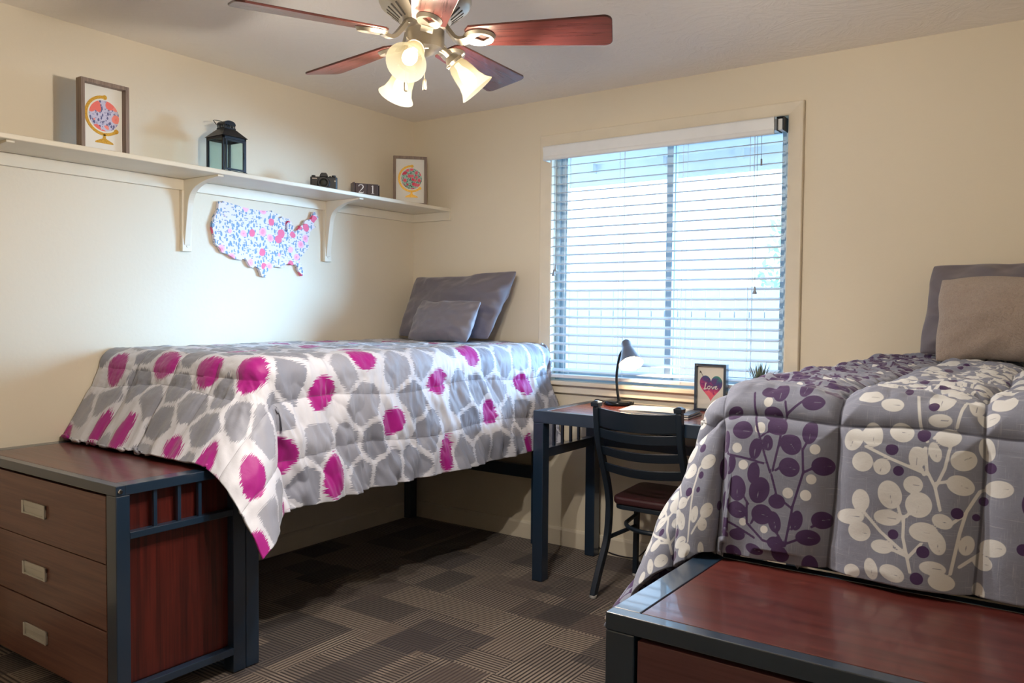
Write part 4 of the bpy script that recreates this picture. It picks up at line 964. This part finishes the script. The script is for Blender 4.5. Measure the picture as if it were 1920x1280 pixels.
# ------------------------------------------------------------------ desk lamp
LX, LY = 1.505, -.120
la = thing('desk_lamp', (LX, LY, HD), 'lit black gooseneck desk lamp with a grey shade on the desk', 'lamp')
MB().lathe([(0,.0),(.072,.0),(.076,.004),(.076,.014),(.072,.020),(.060,.023),(0,.024)], 40).build('base', 'lamp_base', la, smooth='auto')
st = smooth_path([(-.002,0,.022),(-.012,.0,.08),(-.016,0,.15),(-.006,0,.22),(.004,.006,.262),(.030,.010,.292)], 6)
MB().tube(st, .0068, 10).build('gooseneck', 'lamp_base', la, smooth=True)
MB().lathe([(0,0),(.009,0),(.009,.006),(.005,.01),(0,.011)], 16, (.0,.0,.021)).build('switch', 'lamp_base', la, smooth='auto')
ax = Vector((.46, -.44, -.78)).normalized()
ax_l = ax.copy(); tip = Vector((.022, .018, .322))
zq = ax.to_track_quat('Z', 'Y').to_matrix()
shd = MB().lathe([(.0,-.006),(.007,-.006),(.008,.0),(.020,.004),(.024,.012),(.026,.045),(.030,.050),(.040,.085),(.056,.125),(.063,.140),(.0615,.1405),(.054,.125),(.038,.085),(.028,.052),(.020,.046),(0,.044)], 40, tuple(tip), zq).build('shade', 'lamp_shade', la, smooth='auto')
bc = tip + ax*.098
MB().lathe([(.0,-.055),(.013,-.052),(.014,-.030),(.022,-.012),(.027,.006),(.024,.022),(.013,.032),(0,.035)], 24, tuple(bc), zq).build('bulb', 'desk_bulb', la, smooth=True)
cord = smooth_path([(-.072,.008,.010),(-.095,.02,.012),(-.11,.045,.006),(-.14,.068,.006),(-.20,.100,-.004),(-.225,.102,-.10),(-.243,.104,-.22),(-.236,.104,-.36),(-.205,.104,-.48),(-.228,.104,-.58),(-.238,.104,-.66),(-.20,.104,-.75),(-.137,.100,-.788),(-.011,.100,-.803),(.08,.100,-.78),(.165,.104,-.66),(.19,.106,-.56),(.21,.106,-.45)], 5)
MB().tube(cord, .0028, 8).build('cord', 'ink_black', la, smooth=True)

# ------------------------------------------------------------------ papers and booklets on the desk
bk1 = thing('booklet', (1.845, -.355, HD), 'navy covered booklet, lowest of the stack on the desk', 'booklet', math.radians(5), 'booklets on the desk')
m = MB(); m.box(-.16,.16,-.10,.10,0,.0012); m.box(-.16,.16,-.10,.10,.0075,.0087); m.box(-.161,-.1595,-.10,.10,0,.0087); m.build('cover', 'navy_cover', bk1); MB().box(-.159,.157,-.098,.098,.0014,.0073).build('pages', 'paper', bk1)
b2 = copy_tree(bk1); b2.location = (1.838, -.350, HD+.0089); b2.rotation_euler = (0,0,math.radians(7)); b2['label'] = 'navy covered booklet on top of another booklet, under the white paper'
sh_ = MB(); 
n_ = 14; vs = []; fs = []
for i in range(n_+1):
    for j in range(n_+1):
        u_, v_ = i/n_-.5, j/n_-.5; vs.append((u_*.30, v_*.21, .0004+.004*max(0,math.sin((u_+.5)*PI))*.6))
for i in range(n_):
    for j in range(n_): a = i*(n_+1)+j; fs.append((a, a+n_+1, a+n_+2, a+1))
pp = sh_.add(vs, fs).build('paper_sheet', 'paper', None, smooth=True); so = pp.modifiers.new('t', 'SOLIDIFY'); so.thickness = .0004
pp.location = (1.805, -.33, HD+.0182); pp.rotation_euler = (0,0,math.radians(9)); tag(pp, 'white sheet of paper lying on the booklets by the lamp', 'paper')

# ------------------------------------------------------------------ love picture
lv = thing('picture_frame', (1.972, -.078, HD), 'black framed heart print reading Love on the desk', 'picture')
w2, hh = .078, .226
m = MB(); m.box(-w2,-w2+.012,-.018,.018,0,hh); m.box(w2-.012,w2,-.018,.018,0,hh); m.box(-w2+.012,w2-.012,-.018,.018,0,.012); m.box(-w2+.012,w2-.012,-.018,.018,hh-.012,hh); m.box(-w2+.012,w2-.012,.014,.018,.012,hh-.012)
m.build('frame', 'black_metal', lv, bevel=.001)
pr = MB().box(-w2+.012, w2-.012, -.002, .0138, .012, hh-.012).build('print', 'print_paper', lv)
hp = []
for k in range(60):
    t = 2*PI*k/60; x = 16*math.sin(t)**3; z = 13*math.cos(t)-5*math.cos(2*t)-2*math.cos(3*t)-math.cos(4*t); hp.append((x*.0035, z*.0043+.118))
MB().prism(hp, 'y', -.0030, -.0021).build('heart', 'watercolour', pr)
def stroke_y(g, pts, ws, y, h=.0008):
    vs, fs = stroke(g, [(a, b) for a, b in pts], ws, None, 0, h)
    vs = [(p[1], y-p[0], p[2]) for p in vs]; g.add(vs, fs)
g = MB(); sc_, ox, oz = .00098, -.038, .106
def cur(pts, w): stroke_y(g, [(ox+a*sc_, oz+b*sc_) for a, b in smooth_path(pts, 5)], w*sc_, -.0031, .0005)
cur([(14,30),(11,18),(8,4),(4,-2),(10,-1),(18,2)], 5)        # L
cur([(31,14),(25,12),(22,5),(26,0),(32,1),(36,8),(31,14),(37,13)], 3.6)   # o
cur([(42,14),(45,6),(48,1),(53,8),(56,14)], 3.8)        # v
cur([(60,7),(67,10),(68,14),(63,14),(60,8),(62,2),(68,1),(74,5)], 3.4)  # e
g.build('lettering', 'number_white', pr)
g = MB(); stroke_y(g, [(-.052,.186),(-.036,.160)], .0022, -.0021); stroke_y(g, [(-.0555,.192),(-.0515,.182)], [.001,.011], -.0021)
g.build('arrow', 'ink_black', pr)
MB().box(-w2+.012, w2-.012, -.0155, -.0140, .012, hh-.012).build('glass_pane', 'picture_glass', lv)

# ------------------------------------------------------------------ potted spiky plant
pl = thing('potted_plant', (2.243, -.20, HD), 'small spiky air plant in a white pot near the right end of the desk', 'plant')
MB().lathe([(0,0),(.030,0),(.036,.004),(.046,.125),(.043,.125),(.038,.113),(0,.113)], 32).build('pot', 'pot_white', pl, smooth='auto')
m = MB(); r3 = random.Random(5)
for k in range(64):
    a = r3.uniform(0, 2*PI); el = r3.uniform(.25, 1.5); L = r3.uniform(.100,.150)*(1 if el > .9 else .72); w0 = .0056
    d = Vector((math.cos(a)*math.cos(el), math.sin(a)*math.cos(el), math.sin(el))); sd = Vector((-math.sin(a), math.cos(a), 0)); pts = []
    base = Vector((0,0,.122)); n_ = 6; vs = []; fs = []
    nrm = d.cross(sd)
    for i in range(n_+1):
        t = i/n_; p = base + d*L*t + Vector((0,0,-.02*t*t*(1.3-math.sin(el)))); ww = w0*(1-t)**.7*(.7+.6*t)
        vs += [p-sd*ww, p+nrm*ww*.35, p+sd*ww, p-nrm*ww*.25]
    for i in range(n_):
        for q in range(4): q2 = (q+1)%4; fs.append((i*4+q, i*4+q2, (i+1)*4+q2, (i+1)*4+q))
    m.add([tuple(v) for v in vs], fs)
m.build('leaves', 'succulent', pl, smooth=True)

# ------------------------------------------------------------------ ceiling fan
FX, FY, FZ = 1.943, -2.110, 2.012
fan = thing('ceiling_fan', (FX, FY, H), 'brushed nickel ceiling fan with five red wood blades and three lit lamps', 'ceiling fan')
def floc(z): return z-H
MB().lathe([(0,0),(.062,0),(.066,-.01),(.060,-.055),(.030,-.075),(.014,-.080),(.014,-.11)], 40).build('canopy', 'nickel', fan, smooth='auto')
MB().lathe([(.0,floc(2.345)),(.014,floc(2.345)),(.014,floc(2.22)),(0,floc(2.22))], 16).build('downrod', 'nickel', fan)
hs = MB().lathe([(0,floc(2.235)),(.05,floc(2.233)),(.100,floc(2.215)),(.121,floc(2.185)),(.124,floc(2.150)),(.124,floc(2.105)),(.118,floc(2.092)),(.108,floc(2.084)),(.066,floc(2.052)),(.060,floc(2.048)),(0,floc(2.048))], 64).build('motor_housing', 'nickel', fan, smooth='auto')
m = MB()
for k in range(30):
    if k % 6 == 5: continue
    a = 2*PI*k/30; d = Vector((math.cos(a), math.sin(a), 0)); sd = Vector((-math.sin(a), math.cos(a), 0))
    p0 = d*.071+Vector((0,0,floc(2.0545))); p1 = d*.103+Vector((0,0,floc(2.079))); wv = .0032
    m = MB(); m.add([p0-sd*wv*.7, p0+sd*wv*.7, p1+sd*wv, p1-sd*wv, p0-sd*wv*.7+Vector((0,0,.004)), p0+sd*wv*.7+Vector((0,0,.004)), p1+sd*wv+Vector((0,0,.004)), p1-sd*wv+Vector((0,0,.004))], [(3,2,1,0),(4,5,6,7),(0,1,5,4),(1,2,6,5),(2,3,7,6),(3,0,4,7)])
    m.build('vent_slot', 'dark_gap', hs)
MB().lathe([(.0615,floc(2.048)),(.0615,floc(2.036)),(.056,floc(2.034)),(.052,floc(2.030)),(.052,floc(1.990)),(.049,floc(1.982)),(.030,floc(1.976)),(.018,floc(1.968)),(.006,floc(1.962)),(0,floc(1.961))], 48).build('switch_housing', 'nickel', fan, smooth='auto')
A0 = math.radians(27.17); pitch_b = math.radians(13)
def blade_pts():
    out = []
    r0, r1, w0, w1 = .112, .500, .050, .068
    out += [(r0,-w0*.55),(r0+.012,-w0*.9)]
    for k in range(7): a = -PI/2+PI/2*k/6; out.append((r1-.022+.022*math.cos(a), -w1+.022+.022*math.sin(a)))
    for k in range(7): a = PI/2*k/6; out.append((r1-.022+.022*math.cos(a), w1-.022+.022*math.sin(a)))
    out += [(r0+.012,w0*.9),(r0,w0*.55)]
    return out
for k in range(5):
    rz = A0+k*2*PI/5
    B3 = Matrix.Rotation(rz, 4, 'Z') @ Matrix.Rotation(-pitch_b if True else 0, 4, 'X')
    T = Matrix.Translation((0,0,floc(FZ)))
    m = MB(); m.prism(blade_pts(), 'z', .0, .006)
    o = m.build('blade', 'blade_wood', fan, bevel=.0015)
    o.matrix_local = T @ B3
    # cast bracket: curved arm with a pierced rounded end plate under the blade
    g = MB(); pts = smooth_path([(.056,0,.032),(.070,0,.012),(.085,0,-.006),(.100,0,-.011),(.120,0,-.0055)], 5)
    g.sweep(pts, [(-.016,-.005),(.016,-.005),(.013,.005),(-.013,.005)], side=Vector((0,1,0)))
    n = 28; oo, ii = [], []
    for q in range(n):
        a = 2*PI*q/n; oo.append((.148+.044*math.cos(a), .034*math.sin(a))); s_ = 1/max(abs(math.cos(a))+abs(math.sin(a)), .01); ii.append((.156+.022*math.cos(a)*s_, .017*math.sin(a)*s_))
    vs = [(x,y,-.001) for x,y in oo]+[(x,y,-.001) for x,y in ii]+[(.148+(x-.148)*.88,y*.88,-.010) for x,y in oo]+[(x,y,-.006) for x,y in ii]; fs = []
    for q in range(n): q2 = (q+1)%n; fs += [(q,q2,n+q2,n+q),(2*n+q,3*n+q,3*n+q2,2*n+q2),(q,2*n+q,2*n+q2,q2),(n+q,n+q2,3*n+q2,3*n+q)]
    g.add(vs, fs); g.build('blade_bracket', 'nickel', o, smooth='auto')
shade_prof = [(r*.93, z*.90) for r, z in [(.0225,.0),(.0235,.008),(.0300,.022),(.0345,.045),(.0375,.070),(.0445,.092),(.0560,.108),(.0545,.109),(.0425,.092),(.0355,.070),(.0325,.045),(.0280,.024),(.0215,.010)]]
LAMPS = []
for az, tl_ in ((-66, 52), (46, 42), (166, 42)):
    a = math.radians(az); d = Vector((math.cos(a), math.sin(a), 0)); ax = (d*math.sin(math.radians(tl_)) + Vector((0,0,-1))*math.cos(math.radians(tl_))).normalized()
    z0_ = floc(1.988); p0 = d*.040+Vector((0,0,z0_)); p1 = d*.058+Vector((0,0,z0_-.010)); p2 = p1+ax*.018
    arm = MB().tube(smooth_path([tuple(p0), tuple(p1), tuple(p2)], 4), .0095, 12).build('lamp_arm', 'nickel', fan, smooth='auto')
    q = ax.to_track_quat('Z', 'Y').to_matrix()
    cup = MB().lathe([(0,-.006),(.012,-.006),(.018,.0),(.022,.008),(.0255,.012),(.0255,.020),(.0235,.020),(.0235,.012),(0,.008)], 28, tuple(p2), q).build('socket_cup', 'nickel', arm, smooth='auto')
    ps = p2+ax*.012
    MB().lathe(shade_prof, 40, tuple(ps), q, close=True).build('glass_shade', 'frosted', arm, smooth='auto')
    pb = ps+ax*.012
    MB().lathe([(0,-.004),(.008,-.002),(.009,.010),(.016,.028),(.0195,.045),(.018,.060),(.010,.072),(0,.076)], 24, tuple(pb), q).build('bulb', 'bulb', arm, smooth=True)
    for j in range(3):
        b_ = 2*PI*j/3; dd = q @ Vector((math.cos(b_), math.sin(b_), 0)); c0 = p2+ax*.016+dd*.026; MB().tube([tuple(c0), tuple(c0+dd*.010)], .0022, 8).build('thumb_screw', 'nickel', arm)
    LAMPS.append(Vector((FX, FY, H)) + ps + ax*.080)
for (lx, ly, zb) in ((.004,-.006,1.872),(-.036,-.036,1.868)):
    c = MB().tube([(lx,ly,floc(1.968)),(lx,ly,floc(zb+.028))], .0009, 6).build('pull_chain', 'chrome', fan)
    MB().lathe([(0,.030),(.003,.030),(.0055,.024),(.0055,.002),(.004,0),(0,0)], 14, (lx,ly,floc(zb))).build('chain_fob', 'nickel', c, smooth='auto')

# ------------------------------------------------------------------ lights
def light(name, typ, loc, energy, color, **kw):
    l = bpy.data.lights.new(name, typ); l.energy = energy; l.color = color
    for k, v in kw.items(): setattr(l, k, v)
    o = bpy.data.objects.new(name, l); COL.objects.link(o); o.location = loc; return o
for p in LAMPS: light('fan_bulb_light', 'POINT', p, 70, (1,.91,.80), shadow_soft_size=.020)
bw = Vector((LX, LY, HD)) + tip + ax_l*.136
light('desk_bulb_light', 'POINT', bw, 5, (1,.72,.42), shadow_soft_size=.018)
sun = light('daylight', 'SUN', (4, 6, 3), 14.0, (.43,.71,1), angle=math.radians(30))
sd_ = Vector((math.sin(math.radians(51))*math.cos(math.radians(7)), math.cos(math.radians(51))*math.cos(math.radians(7)), math.sin(math.radians(7))))
sun.rotation_euler = sd_.to_track_quat('Z', 'Y').to_euler()
po = light('window_portal', 'AREA', ((WX0+WX1)/2, TH+.01, (WZ0+WZ1)/2), 1, (1,1,1), shape='RECTANGLE', size=WX1-WX0, size_y=WZ1-WZ0)
po.rotation_euler = (PI/2, 0, PI) ; po.data.cycles.is_portal = True
po.rotation_euler = (-PI/2, 0, 0)
W = bpy.data.worlds.new('World'); S.world = W; W.use_nodes = True; nt = W.node_tree; bg = nt.nodes['Background']
tc = nt.nodes.new('ShaderNodeTexCoord'); sp = nt.nodes.new('ShaderNodeSeparateXYZ'); nt.links.new(tc.outputs['Generated'], sp.inputs[0])
rp = nt.nodes.new('ShaderNodeValToRGB'); nt.links.new(sp.outputs[2], rp.inputs[0]); rp.color_ramp.elements[0].color = (.62,.80,1,1); rp.color_ramp.elements[1].color = (.42,.66,1,1)
nt.links.new(rp.outputs[0], bg.inputs[0]); bg.inputs[1].default_value = 3.8

# ------------------------------------------------------------------ camera
cd = bpy.data.cameras.new('camera'); cam = bpy.data.objects.new('camera', cd); COL.objects.link(cam); S.camera = cam
cd.sensor_width = 36; cd.lens = 1521.1/1920*36; cd.clip_start = .05
yaw, pit, rol = .6125, -.0369, .0093
F_ = Vector((-math.sin(yaw)*math.cos(pit), math.cos(yaw)*math.cos(pit), math.sin(pit))); R_ = Vector((math.cos(yaw), math.sin(yaw), 0)); U_ = R_.cross(F_)
R2 = R_*math.cos(rol)+U_*math.sin(rol); U2 = -R_*math.sin(rol)+U_*math.cos(rol)
mt = Matrix((R2, U2, -F_)).transposed().to_4x4(); mt.translation = (3.4108, -3.7795, 1.2803); cam.matrix_world = mt
S.view_settings.view_transform = 'Standard'; S.view_settings.look = 'None'; S.view_settings.gamma = 1; S.view_settings.exposure = .45
S.view_settings.use_curve_mapping = False
S.cycles.max_bounces = 10; S.cycles.diffuse_bounces = 6; S.cycles.transparent_max_bounces = 16; S.cycles.sample_clamp_indirect = 6; S.cycles.use_denoising = True
S.cycles.caustics_reflective = False; S.cycles.caustics_refractive = False
